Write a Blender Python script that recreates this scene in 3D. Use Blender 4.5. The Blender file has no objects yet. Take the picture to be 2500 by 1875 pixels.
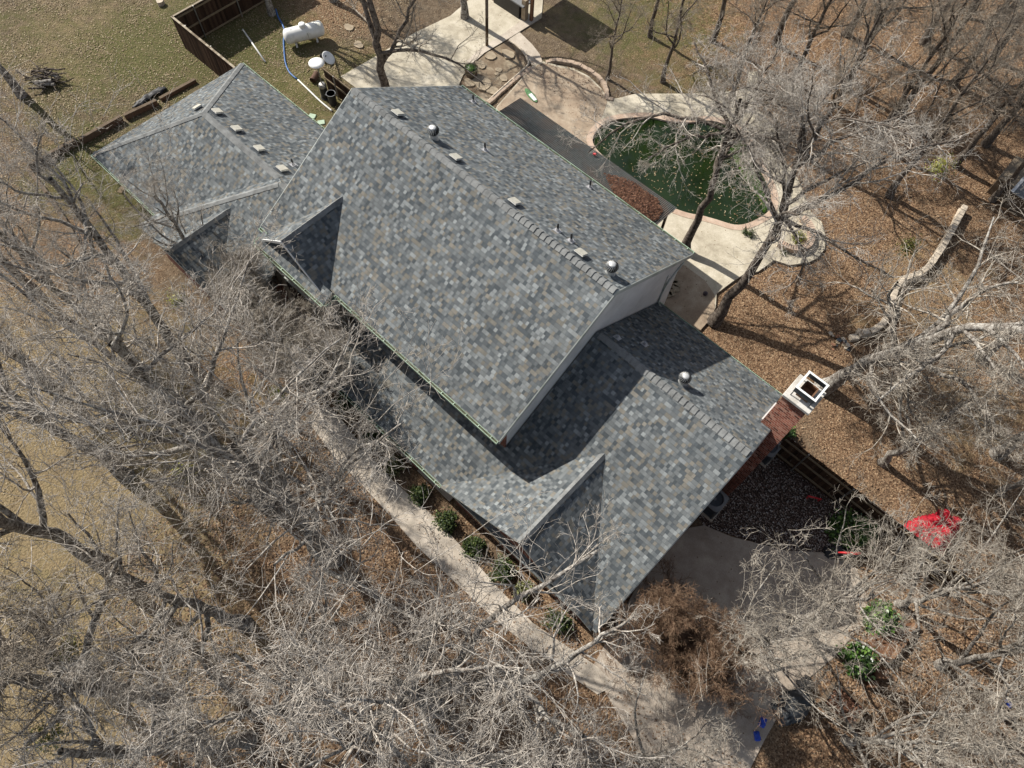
import bpy, math, random
import numpy as np
from mathutils import Matrix, Vector
from mathutils.geometry import tessellate_polygon

SC = bpy.context.scene
COL = SC.collection
R = math.radians

# ------------------------------------------------------------------ camera
F_PX = 1743.4
PIT, ROLL, YAW = R(63.979), R(3.555), R(-40.237)
CAM = np.array([12.528, -12.095, 27.704])
_fw = np.array([math.sin(YAW), math.cos(YAW), 0.0]); _rt = np.array([math.cos(YAW), -math.sin(YAW), 0.0])
_Z = np.array([0, 0, 1.0])
C_D = _fw * math.cos(PIT) - _Z * math.sin(PIT)
_up = _fw * math.sin(PIT) + _Z * math.cos(PIT)
C_R = _rt * math.cos(ROLL) + _up * math.sin(ROLL)
C_U = -_rt * math.sin(ROLL) + _up * math.cos(ROLL)
cam_d = bpy.data.cameras.new('camera'); cam = bpy.data.objects.new('camera', cam_d); COL.objects.link(cam)
cam.matrix_world = Matrix(((C_R[0], C_U[0], -C_D[0], CAM[0]), (C_R[1], C_U[1], -C_D[1], CAM[1]), (C_R[2], C_U[2], -C_D[2], CAM[2]), (0, 0, 0, 1)))
cam_d.sensor_width = 36.0; cam_d.lens = 36.0 * F_PX / 2500.0
cam_d.clip_start = 0.3; cam_d.clip_end = 600.0
SC.camera = cam

# ------------------------------------------------------------------ sky and sun
SUN = Vector((-1.17, -0.08, 1.0)).normalized()
world = bpy.data.worlds.new("World"); SC.world = world; world.use_nodes = True
wn = world.node_tree
bg = wn.nodes.get('Background') or wn.nodes.new('ShaderNodeBackground')
sky = wn.nodes.new('ShaderNodeTexSky'); sky.sky_type = 'NISHITA'; sky.sun_disc = False
sky.sun_elevation = math.asin(SUN.z); sky.sun_rotation = math.atan2(SUN.x, SUN.y) % (2 * math.pi)
sky.dust_density = 1.5; sky.ozone_density = 1.0
hsv = wn.nodes.new('ShaderNodeHueSaturation'); hsv.inputs['Saturation'].default_value = .62   # thin winter haze greys the blue
wn.links.new(sky.outputs[0], hsv.inputs['Color']); wn.links.new(hsv.outputs[0], bg.inputs[0]); bg.inputs[1].default_value = 0.085
sun_d = bpy.data.lights.new('sun', 'SUN'); sun_d.energy = 4.7; sun_d.angle = R(0.55); sun_d.color = (1.0, 0.95, 0.87)
sun = bpy.data.objects.new('sun', sun_d); COL.objects.link(sun)
sun.rotation_euler = SUN.to_track_quat('Z', 'Y').to_euler(); sun.location = SUN * 60
SC.view_settings.view_transform = 'Standard'; SC.view_settings.look = 'None'
SC.view_settings.exposure = 0.6; SC.view_settings.gamma = 1.0; SC.view_settings.use_curve_mapping = False
SC.cycles.max_bounces = 5; SC.cycles.diffuse_bounces = 3; SC.cycles.glossy_bounces = 2; SC.cycles.transmission_bounces = 2

# ------------------------------------------------------------------ placing helpers
def G(px, py, z=0.0):
    """ground (or height z) point seen at a pixel of the 2500-wide photograph"""
    v = C_D + C_R * ((px - 1250.0) / F_PX) - C_U * ((py - 937.5) / F_PX)
    t = (z - CAM[2]) / v[2]
    return CAM + v * t
K = 2500.0 / 2212.0
def g(x, y, z=0.0): return G(x * K, y * K, z)
def gx(p, z=0.0): return [tuple(g(x, y, z)[:2]) for x, y in p]

# ------------------------------------------------------------------ object helpers
def link(o): COL.objects.link(o); return o
def tag(o, label=None, cat=None, group=None, kind=None):
    if label: o['label'] = label
    if cat: o['category'] = cat
    if group: o['group'] = group
    if kind: o['kind'] = kind
    return o
def empty(name, loc, label, cat, group=None):
    o = link(bpy.data.objects.new(name, None)); o.location = loc; o.empty_display_size = 0.2
    return tag(o, label, cat, group)
def root_loc(o):
    p = Vector((0, 0, 0))
    while o is not None: p = p + o.location; o = o.parent
    return p
def copy_tree(o, parent=None):
    c = o.copy(); COL.objects.link(c)
    if parent is not None: c.parent = parent
    for ch in list(o.children): copy_tree(ch, c)
    return c

class MB:
    """collects shapes (world coordinates) and links them as one mesh object"""
    def __init__(s): s.v = []; s.f = []; s.uv = []; s.m = []
    def add(s, verts, faces, uvs=None, mi=0):
        b = len(s.v); s.v += [tuple(map(float, p)) for p in verts]
        for k, fc in enumerate(faces):
            s.f.append([b + i for i in fc]); s.m.append(mi)
            s.uv.append(uvs[k] if uvs else None)
        return s
    def box(s, c, size, rz=0.0, ax=None, mi=0, bev=0.0):
        hx, hy, hz = size[0] / 2, size[1] / 2, size[2] / 2
        if ax is None:
            ca, sa = math.cos(rz), math.sin(rz); X = np.array([ca, sa, 0]); Y = np.array([-sa, ca, 0]); Z = _Z
        else: X, Y, Z = [np.array(a, float) for a in ax]
        c = np.array(c, float)
        if bev <= 0:
            P = [c + X * hx * i + Y * hy * j + Z * hz * k for k in (-1, 1) for j in (-1, 1) for i in (-1, 1)]
            return s.add(P, [(0, 2, 3, 1), (4, 5, 7, 6), (0, 1, 5, 4), (2, 6, 7, 3), (0, 4, 6, 2), (1, 3, 7, 5)], None, mi)
        prof = [(hx - bev, hy), (hx, hy - bev), (hx, -hy + bev), (hx - bev, -hy), (-hx + bev, -hy), (-hx, -hy + bev), (-hx, hy - bev), (-hx + bev, hy)]
        P = []
        for zz, sc in ((-hz, 1), (hz - bev, 1), (hz, None)):
            for (a, b) in prof:
                if sc is None: a = math.copysign(max(abs(a) - bev, 0), a); b = math.copysign(max(abs(b) - bev, 0), b)
                P.append(c + X * a + Y * b + Z * zz)
        F = [tuple(range(0, 8)), tuple(range(23, 15, -1))]
        for r_ in (0, 8):
            for i in range(8): F.append((r_ + i, r_ + 8 + i, r_ + 8 + (i + 1) % 8, r_ + (i + 1) % 8))
        return s.add(P, F, None, mi)
    def prism(s, poly, z0, z1, mi=0, zf=None):
        n = len(poly)
        ar = sum(poly[i][0] * poly[(i + 1) % n][1] - poly[(i + 1) % n][0] * poly[i][1] for i in range(n))
        if ar < 0: poly = poly[::-1]
        P = [(x, y, z0) for x, y in poly] + [(x, y, z1) for x, y in poly]
        tri = tessellate_polygon([[Vector((x, y, 0)) for x, y in poly]])
        F = []
        for t in tri:
            a, b, c = [Vector((*poly[i], 0)) for i in t]
            if (b - a).cross(c - a).z < 0: t = (t[0], t[2], t[1])
            F.append(tuple(i + n for i in t)); F.append((t[2], t[1], t[0]))
        for i in range(n): j = (i + 1) % n; F.append((i, j, j + n, i + n))
        return s.add(P, F, None, mi)
    def extrude(s, pts, vec, mi=0):
        """planar 3D polygon swept along vec"""
        n = len(pts); v = np.array(vec, float); pts = [np.array(p, float) for p in pts]
        nr = np.zeros(3)
        for i in range(n): nr += np.cross(pts[i] - pts[0], pts[(i + 1) % n] - pts[0])
        if nr @ v > 0: pts = pts[::-1]
        P = pts + [p + v for p in pts]
        F = [tuple(range(n)), tuple(range(2 * n - 1, n - 1, -1))] + [(i, i + n, (i + 1) % n + n, (i + 1) % n) for i in range(n)]
        return s.add(P, F, None, mi)
    def tube(s, pts, rad, n=8, caps=True, mi=0):
        pts = [np.array(p, float) for p in pts]; m = len(pts)
        if not hasattr(rad, '__len__'): rad = [rad] * m
        P = []; ref = None
        for i in range(m):
            t = pts[min(i + 1, m - 1)] - pts[max(i - 1, 0)]; t /= (np.linalg.norm(t) + 1e-9)
            if ref is None: ref = np.array([0, 0, 1.0]) if abs(t[2]) < .9 else np.array([1.0, 0, 0])
            a = np.cross(t, ref); a /= np.linalg.norm(a); b = np.cross(t, a); ref = -b if False else ref
            for k in range(n):
                an = 2 * math.pi * k / n; P.append(pts[i] + rad[i] * (a * math.cos(an) + b * math.sin(an)))
        F = []
        for i in range(m - 1):
            for k in range(n):
                F.append((i * n + k, i * n + (k + 1) % n, (i + 1) * n + (k + 1) % n, (i + 1) * n + k))
        if caps: F.append(tuple(range(n - 1, -1, -1))); F.append(tuple(range((m - 1) * n, m * n)))
        return s.add(P, F, None, mi)
    def lathe(s, prof, c=(0, 0, 0), n=24, axis=None, mi=0):
        c = np.array(c, float)
        if axis is None: X, Y, Z = np.eye(3)
        else:
            Z = np.array(axis, float); Z /= np.linalg.norm(Z); X = np.cross([0, 0, 1.0] if abs(Z[2]) < .9 else [1.0, 0, 0], Z); X /= np.linalg.norm(X); Y = np.cross(Z, X)
        P = []; F = []; m = len(prof)
        for (r, z) in prof:
            for k in range(n):
                an = 2 * math.pi * k / n; P.append(c + X * r * math.cos(an) + Y * r * math.sin(an) + Z * z)
        for i in range(m - 1):
            for k in range(n): F.append((i * n + k, i * n + (k + 1) % n, (i + 1) * n + (k + 1) % n, (i + 1) * n + k))
        if prof[0][0] > 1e-4: F.append(tuple(range(n - 1, -1, -1)))
        if prof[-1][0] > 1e-4: F.append(tuple(range((m - 1) * n, m * n)))
        return s.add(P, F, None, mi)
    def build(s, name, mats, parent=None, smooth=False, loc=None):
        me = bpy.data.meshes.new(name)
        off = np.array(root_loc(parent)) if parent is not None else np.array(loc if loc is not None else (0, 0, 0), float)
        V = np.array(s.v) - off
        me.from_pydata(V.tolist(), [], s.f)
        if any(u is not None for u in s.uv):
            lay = me.uv_layers.new(name='UVMap'); k = 0
            for fi, fc in enumerate(s.f):
                for j in range(len(fc)):
                    if s.uv[fi]: lay.data[k].uv = s.uv[fi][j]
                    k += 1
        for mt in (mats if isinstance(mats, (list, tuple)) else [mats]): me.materials.append(mt)
        if max(s.m, default=0): me.polygons.foreach_set('material_index', s.m)
        if smooth: me.polygons.foreach_set('use_smooth', [True] * len(me.polygons))
        me.update()
        o = link(bpy.data.objects.new(name, me))
        if parent is not None: o.parent = parent
        else: o.location = off
        return o

def mesh_np(name, V, Fq, mat, parent=None, loc=(0, 0, 0), smooth=False, attr=None):
    """numpy verts, faces of equal side count"""
    me = bpy.data.meshes.new(name); n = len(V); m, k = Fq.shape
    me.vertices.add(n); me.vertices.foreach_set('co', np.asarray(V, np.float32).ravel())
    me.loops.add(m * k); me.loops.foreach_set('vertex_index', Fq.astype(np.int32).ravel())
    me.polygons.add(m); me.polygons.foreach_set('loop_start', (np.arange(m) * k).astype(np.int32))
    if smooth: me.polygons.foreach_set('use_smooth', np.ones(m, bool))
    if attr:
        for nm, dat in attr.items():
            a = me.attributes.new(nm, 'FLOAT', 'POINT'); a.data.foreach_set('value', np.asarray(dat, np.float32))
    me.materials.append(mat); me.update(calc_edges=True); me.validate()
    o = link(bpy.data.objects.new(name, me))
    if parent is not None: o.parent = parent
    else: o.location = loc
    return o

# ------------------------------------------------------------------ materials
def lin(c): return tuple((x / 12.92 if x <= .04045 else ((x + .055) / 1.055) ** 2.4) for x in c)
class NT:
    def __init__(s, name, rough=0.9, spec=0.2):
        s.mat = bpy.data.materials.new(name); s.mat.use_nodes = True; s.t = s.mat.node_tree
        s.b = s.t.nodes['Principled BSDF']; s.b.inputs['Roughness'].default_value = rough
        s.b.inputs['Specular IOR Level'].default_value = spec
    def n(s, typ, **kw):
        nd = s.t.nodes.new('ShaderNode' + typ)
        for k, v in kw.items(): setattr(nd, k, v)
        return nd
    def l(s, a, b): s.t.links.new(a, b)
    def val(s, sock, v):
        if isinstance(v, (int, float)): sock.default_value = v
        elif isinstance(v, tuple): sock.default_value = v if len(v) != 3 or sock.type == 'VECTOR' else (*v, 1)
        else: s.l(v, sock)
    def math(s, op, a, b=None, c=None, clamp=False):
        nd = s.n('Math', operation=op, use_clamp=clamp); s.val(nd.inputs[0], a)
        if b is not None: s.val(nd.inputs[1], b)
        if c is not None: s.val(nd.inputs[2], c)
        return nd.outputs[0]
    def mix(s, f, a, b, mode='MIX'):
        nd = s.n('Mix', data_type='RGBA', blend_type=mode); s.val(nd.inputs[0], f); s.val(nd.inputs[6], a); s.val(nd.inputs[7], b)
        return nd.outputs[2]
    def ramp(s, f, stops, interp='LINEAR'):
        nd = s.n('ValToRGB'); cr = nd.color_ramp; cr.interpolation = interp
        while len(cr.elements) < len(stops): cr.elements.new(0.5)
        for e, (p, c) in zip(cr.elements, stops): e.position = p; e.color = (*c, 1) if len(c) == 3 else c
        s.l(f, nd.inputs[0]); return nd.outputs[0]
    def coord(s, kind='Object'): return s.n('TexCoord').outputs[kind]
    def noise(s, vec, scale, detail=3, rough=.55, dist=0.0, out=0):
        nd = s.n('TexNoise'); nd.inputs['Scale'].default_value = scale; nd.inputs['Detail'].default_value = detail
        nd.inputs['Roughness'].default_value = rough; nd.inputs['Distortion'].default_value = dist
        if vec is not None: s.l(vec, nd.inputs['Vector'])
        return nd.outputs[out]
    def voro(s, vec, scale, feature='F1', out='Color', rnd=1.0):
        nd = s.n('TexVoronoi', feature=feature); nd.inputs['Scale'].default_value = scale; nd.inputs['Randomness'].default_value = rnd
        if vec is not None: s.l(vec, nd.inputs['Vector'])
        return nd.outputs[out]
    def bump(s, h, strength=.5, dist=.02):
        nd = s.n('Bump'); nd.inputs['Strength'].default_value = strength; nd.inputs['Distance'].default_value = dist
        s.l(h, nd.inputs['Height']); s.l(nd.outputs[0], s.b.inputs['Normal'])
    def col(s, c): s.val(s.b.inputs['Base Color'], c); return s
def plain(name, c, rough=.7, spec=.3, metal=0.0, var=.25, scale=6.0, dirt=None):
    """paint / metal / wood base with uneven tone and some dirt"""
    m = NT(name, rough, spec); m.b.inputs['Metallic'].default_value = metal
    v = m.coord(); nz = m.noise(v, scale, 5, .65)
    a = tuple(x * (1 - var) for x in c); b = tuple(min(1, x * (1 + var)) for x in c)
    cc = m.ramp(nz, [(.3, a), (.7, b)])
    if dirt:
        d = m.ramp(m.noise(v, scale * .35, 6, .7), [(.5, (0, 0, 0)), (.72, (1, 1, 1))]); cc = m.mix(d, cc, dirt)
    m.col(cc); return m.mat

def shingle_mat():
    m = NT('roof_shingles', .95, .12)
    uv = m.coord('UV'); sp = m.n('SeparateXYZ'); m.l(uv, sp.inputs[0]); u, v = sp.outputs[0], sp.outputs[1]
    ex = 0.145
    row = m.math('FLOOR', m.math('DIVIDE', v, ex))
    fr = m.math('FRACT', m.math('DIVIDE', v, ex))
    wn1 = m.n('TexWhiteNoise', noise_dimensions='1D'); m.l(row, wn1.inputs['W'])
    W = m.math('ADD', m.math('DIVIDE', u, .12), m.math('MULTIPLY', wn1.outputs['Value'], 913.0))
    W = m.math('ADD', W, m.math('MULTIPLY', row, 77.0))
    vo = m.n('TexVoronoi', voronoi_dimensions='1D', feature='F1'); m.l(W, vo.inputs['W']); vo.inputs['Scale'].default_value = 1.0; vo.inputs['Randomness'].default_value = .85
    sc = m.n('SeparateColor'); m.l(vo.outputs['Color'], sc.inputs[0])
    pal = m.ramp(sc.outputs[0], [(0, (.070, .080, .087)), (.16, (.096, .107, .113)), (.34, (.122, .132, .136)), (.52, (.150, .143, .126)), (.63, (.142, .153, .156)), (.76, (.170, .160, .138)), (.84, (.172, .186, .190)), (.94, (.21, .226, .228))], 'CONSTANT')
    br = m.math('MULTIPLY_ADD', sc.outputs[1], .3, .85)
    hs = m.n('HueSaturation'); m.l(pal, hs.inputs['Color']); m.l(br, hs.inputs['Value'])
    ob = m.coord('Object')
    big = m.ramp(m.noise(ob, .35, 4, .6), [(.3, (.86, .86, .86)), (.7, (1.08, 1.08, 1.08))])
    gr = m.ramp(m.noise(ob, 90, 2, .6), [(.3, (.80, .80, .80)), (.7, (1.18, 1.18, 1.18))])
    c = m.mix(1.0, hs.outputs[0], big, 'MULTIPLY'); c = m.mix(1.0, c, gr, 'MULTIPLY')
    # shade line at each course edge painted into the colour, like printed shadow bands
    band = m.math('LESS_THAN', fr, .10)
    c = m.mix(m.math('MULTIPLY', band, .35), c, (.05, .055, .06))
    m.col(c)
    thick = m.math('GREATER_THAN', sc.outputs[2], .5)
    h = m.math('SUBTRACT', m.math('MULTIPLY', thick, .6), fr)
    m.bump(h, .85, .011)
    return m.mat
def brick_mat(name='red_brick', along='YZ'):
    m = NT(name, .9, .15)
    ob = m.coord('Object'); sp = m.n('SeparateXYZ'); m.l(ob, sp.inputs[0])
    cb = m.n('CombineXYZ')
    m.l(m.math('ADD', sp.outputs[0], sp.outputs[1]), cb.inputs[0]); m.l(m.math('MULTIPLY', sp.outputs[2], 1.0), cb.inputs[1])
    bt = m.n('TexBrick'); m.l(cb.outputs[0], bt.inputs['Vector'])
    bt.inputs['Color1'].default_value = (0, 0, 0, 1); bt.inputs['Color2'].default_value = (1, 1, 1, 1); bt.inputs['Mortar'].default_value = (.5, .5, .5, 1)
    bt.inputs['Scale'].default_value = 1.0; bt.inputs['Brick Width'].default_value = .205; bt.inputs['Row Height'].default_value = .071
    bt.inputs['Mortar Size'].default_value = .006; bt.inputs['Bias'].default_value = 0
    c = m.ramp(bt.outputs['Color'], [(0, (.07, .022, .016)), (.3, (.16, .048, .032)), (.6, (.22, .072, .048)), (.85, (.27, .11, .078)), (1, (.32, .17, .13))])
    c = m.mix(bt.outputs['Fac'], c, (.30, .24, .20))
    st = m.ramp(m.noise(ob, 1.2, 6, .7), [(.35, (.65, .65, .65)), (.7, (1.25, 1.2, 1.15))]); c = m.mix(1.0, c, st, 'MULTIPLY')
    m.col(c); m.bump(m.math('MULTIPLY', bt.outputs['Fac'], -1.0), .5, .008)
    return m.mat
def bark_mat(name, light, dark, mid, amt=.55):
    m = NT(name, .95, .1)
    v = m.coord(); a = m.noise(v, 7, 5, .7); b = m.noise(v, 28, 4, .7)
    c = m.ramp(a, [(.36, dark), (.47, mid), (amt + .06, light), (.8, tuple(x * 1.15 for x in light))])
    c2 = m.ramp(b, [(.3, (.65, .64, .62)), (.7, (1.25, 1.24, 1.22))]); m.col(m.mix(1.0, c, c2, 'MULTIPLY'))
    m.bump(b, .6, .02); return m.mat
def leaf_mat(name, stops, spec=.3, rough=.5):
    m = NT(name, rough, spec); at = m.n('Attribute', attribute_name='tone')
    m.col(m.ramp(at.outputs['Fac'], stops)); return m.mat
def wood_mat(name, a, b, c, axis='X', plank=.14):
    """weathered boards: planks side by side along one axis"""
    m = NT(name, .9, .12); ob = m.coord('Object'); sp = m.n('SeparateXYZ'); m.l(ob, sp.inputs[0])
    s_ = {'X': sp.outputs[0], 'Y': sp.outputs[1], 'Z': sp.outputs[2], 'XY': m.math('ADD', sp.outputs[0], sp.outputs[1])}[axis]
    q = m.math('DIVIDE', s_, plank); idx = m.math('FLOOR', q); fr = m.math('FRACT', q)
    wn_ = m.n('TexWhiteNoise', noise_dimensions='1D'); m.l(idx, wn_.inputs['W'])
    f = m.math('ADD', m.math('MULTIPLY', wn_.outputs['Value'], .5), m.math('MULTIPLY', m.noise(ob, 5, 6, .75), .6))
    col = m.ramp(f, [(.25, a), (.5, b), (.8, c)])
    gap = m.math('LESS_THAN', m.math('ABSOLUTE', m.math('SUBTRACT', fr, .5)), .455)
    m.col(col); m.bump(m.math('ADD', gap, m.math('MULTIPLY', m.noise(ob, 40, 3, .6), .25)), .8, .015); return m.mat
def concrete_mat(name, a, b, c, sc=1.0, joints=None, leaf=0.0):
    m = NT(name, .9, .15); ob = m.coord('Object')
    n1 = m.noise(ob, .45 * sc, 6, .68, .6); n2 = m.noise(ob, 22, 5, .65); n3 = m.noise(ob, 2.2, 5, .6, .3)
    f = m.math('ADD', m.math('MULTIPLY', n1, .6), m.math('MULTIPLY', n3, .4))
    col = m.ramp(f, [(.34, a), (.5, b), (.64, c)])
    col = m.mix(1.0, col, m.ramp(n2, [(.3, (.84, .83, .82)), (.7, (1.13, 1.13, 1.13))]), 'MULTIPLY')
    if leaf:
        d = m.voro(ob, 9, out='Distance'); cc = m.voro(ob, 9); scn = m.n('SeparateColor'); m.l(cc, scn.inputs[0])
        k = m.math('MULTIPLY', m.math('LESS_THAN', d, .22), m.math('LESS_THAN', scn.outputs[0], leaf)); col = m.mix(k, col, (.13, .075, .04))
    m.col(col); m.bump(n2, .35, .01); return m.mat

M = {}
M['shingle'] = shingle_mat()
M['ridge'] = plain('ridge_cap_shingles', (.185, .19, .187), .95, .1, var=.35, scale=2.6)
M['brick'] = brick_mat()
M['siding'] = plain('white_siding', (.60, .60, .585), .8, .2, var=.10, scale=1.3, dirt=(.47, .47, .45))
M['stucco'] = plain('cream_stucco', (.56, .53, .48), .85, .2, var=.1, scale=2)
M['trim'] = plain('grey_green_trim', (.42, .44, .41), .7, .3, var=.18, scale=3, dirt=(.22, .25, .20))
M['gutter'] = plain('pale_green_gutter', (.40, .52, .40), .6, .3, var=.2, scale=4, dirt=(.14, .17, .11))
M['gutter_in'] = plain('gutter_inner_dark', (.08, .085, .055), .95, .1, var=.5, scale=9)  # dark olive strip along the inside of the gutter
M['dark'] = plain('dark_void', (.012, .012, .012), .9, .1)
M['glass'] = plain('window_glass', (.02, .025, .03), .08, .6, var=.1)
M['galv'] = plain('galvanised_metal', (.60, .60, .58), .5, .5, metal=.55, var=.18, scale=9)
M['vent'] = plain('weathered_vent_paint', (.40, .385, .33), .65, .35, var=.15, scale=9)
M['ventlit'] = plain('vent_edge_lit_tone', (.66, .66, .63), .6, .3, var=.1)  # sunlit look of the vent edges put into a paler colour
M['lead'] = plain('grey_pipe_boot', (.42, .42, .43), .5, .5, metal=.4)
M['blackpl'] = plain('black_plastic', (.018, .018, .019), .45, .4, var=.3)
M['white_enamel'] = plain('white_tank_enamel', (.74, .74, .71), .45, .4, var=.06, scale=2.5, dirt=(.44, .42, .30))
M['white_metal'] = plain('white_metal', (.75, .75, .73), .4, .5, var=.06)
M['steel'] = plain('dull_steel', (.30, .29, .27), .45, .5, metal=.7, var=.3)
M['rust'] = plain('rusty_metal', (.10, .055, .035), .8, .3, var=.5, scale=12)
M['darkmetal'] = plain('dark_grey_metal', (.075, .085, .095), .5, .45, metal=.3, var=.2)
M['acgrey'] = plain('condenser_grey_paint', (.17, .175, .18), .55, .4, var=.15)
M['fence'] = wood_mat('dark_fence_boards', (.022, .013, .009), (.042, .024, .016), (.075, .046, .03), 'XY', .14)
M['rail'] = wood_mat('weathered_rail', (.10, .075, .045), (.17, .13, .085), (.26, .21, .14), 'Z', 2.0)
M['greywood'] = wood_mat('silver_grey_wood', (.16, .125, .09), (.27, .225, .165), (.40, .35, .27), 'X', .2)
M['timber'] = wood_mat('rotting_timber', (.045, .03, .02), (.10, .072, .048), (.19, .15, .11), 'Z', .9)
M['deckwood'] = wood_mat('brown_deck_boards', (.09, .045, .025), (.16, .085, .05), (.25, .15, .09), 'X', .14)
M['pipe'] = plain('white_pvc', (.72, .72, .68), .5, .3, var=.05)
M['blue'] = plain('blue_hose', (.03, .11, .30), .45, .4)
M['red'] = plain('red_fabric', (.36, .014, .026), .7, .2, var=.3, scale=4)
M['redpl'] = plain('red_plastic', (.50, .03, .035), .45, .4)
M['bluefab'] = plain('blue_plastic', (.02, .06, .38), .5, .3)
M['greyfab'] = plain('dark_grey_tarp', (.055, .06, .065), .6, .35, var=.25, scale=3)
M['blackfab'] = plain('black_tarp', (.018, .018, .02), .55, .35, var=.4)
M['terr'] = plain('terracotta', (.16, .085, .05), .85, .2)
M['greenpaint'] = plain('faded_green_paint', (.10, .22, .09), .6, .3, var=.3)
M['mintstone'] = plain('mint_green_pavers', (.38, .48, .36), .85, .2, var=.12)
M['flag'] = plain('tan_flagstone', (.30, .245, .175), .9, .15, var=.25, scale=3)
M['block'] = plain('tan_edging_block', (.40, .31, .235), .9, .15, var=.25, scale=5)
M['limestone'] = plain('pale_limestone', (.50, .43, .34), .9, .15, var=.22, scale=5)
M['redbrickpaver'] = plain('red_paver', (.30, .16, .10), .9, .15, var=.3, scale=7)
M['conc_cream'] = concrete_mat('cream_concrete', (.28, .245, .185), (.455, .41, .32), (.56, .515, .42), 1.2, leaf=.05)
M['conc_tan'] = concrete_mat('tan_patio_concrete', (.235, .175, .125), (.33, .26, .19), (.42, .35, .265), 1.2, leaf=.10)
M['conc_walk'] = concrete_mat('walk_concrete', (.36, .31, .25), (.46, .405, .335), (.55, .49, .415), .9, leaf=.06)
M['conc_drive'] = concrete_mat('drive_concrete', (.26, .215, .17), (.36, .305, .25), (.47, .41, .335), .8, leaf=.05)
M['cope'] = concrete_mat('pink_coping', (.36, .25, .19), (.46, .35, .27), (.54, .44, .35), 2)
M['bark'] = bark_mat('lichen_grey_bark', (.40, .385, .355), (.06, .048, .04), (.20, .18, .16))
M['twig'] = bark_mat('pale_grey_twigs', (.49, .455, .41), (.18, .15, .125), (.36, .325, .285), .5)
M['twig2'] = bark_mat('tan_twigs', (.44, .405, .35), (.15, .12, .095), (.30, .265, .225), .5)
M['twigr'] = bark_mat('rusty_brown_twigs', (.27, .19, .13), (.085, .05, .033), (.17, .105, .07), .5)
M['barkd'] = bark_mat('dark_bark', (.19, .165, .14), (.035, .027, .022), (.095, .078, .066), .6)
M['twigd'] = bark_mat('brown_grey_twigs', (.37, .325, .27), (.11, .09, .072), (.245, .21, .17), .52)
M['shrub'] = leaf_mat('shrub_leaves', [(0, (.012, .022, .007)), (.5, (.04, .065, .018)), (.85, (.095, .12, .03)), (1, (.22, .22, .07))])
M['shrubp'] = leaf_mat('pale_shrub_leaves', [(0, (.03, .035, .012)), (.5, (.12, .13, .045)), (.85, (.27, .26, .11)), (1, (.42, .38, .19))])
M['magno'] = leaf_mat('glossy_green_leaves', [(0, (.012, .03, .008)), (.5, (.05, .11, .02)), (.85, (.13, .22, .045)), (1, (.26, .33, .10))], .5, .35)
M['mistle'] = leaf_mat('yellow_green_leaves', [(0, (.07, .08, .012)), (.5, (.17, .18, .028)), (1, (.34, .32, .06))])
M['litter'] = leaf_mat('fallen_leaves', [(0, (.06, .034, .021)), (.3, (.13, .078, .046)), (.6, (.23, .145, .085)), (.85, (.34, .23, .14)), (1, (.44, .35, .26))], .2, .7)
M['litterp'] = leaf_mat('pale_dry_leaves', [(0, (.10, .065, .035)), (.4, (.20, .145, .08)), (.75, (.33, .26, .16)), (1, (.50, .43, .31))], .2, .7)
M['litterr'] = leaf_mat('russet_leaves', [(0, (.05, .022, .014)), (.5, (.115, .055, .034)), (1, (.24, .13, .08))], .2, .7)

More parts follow.
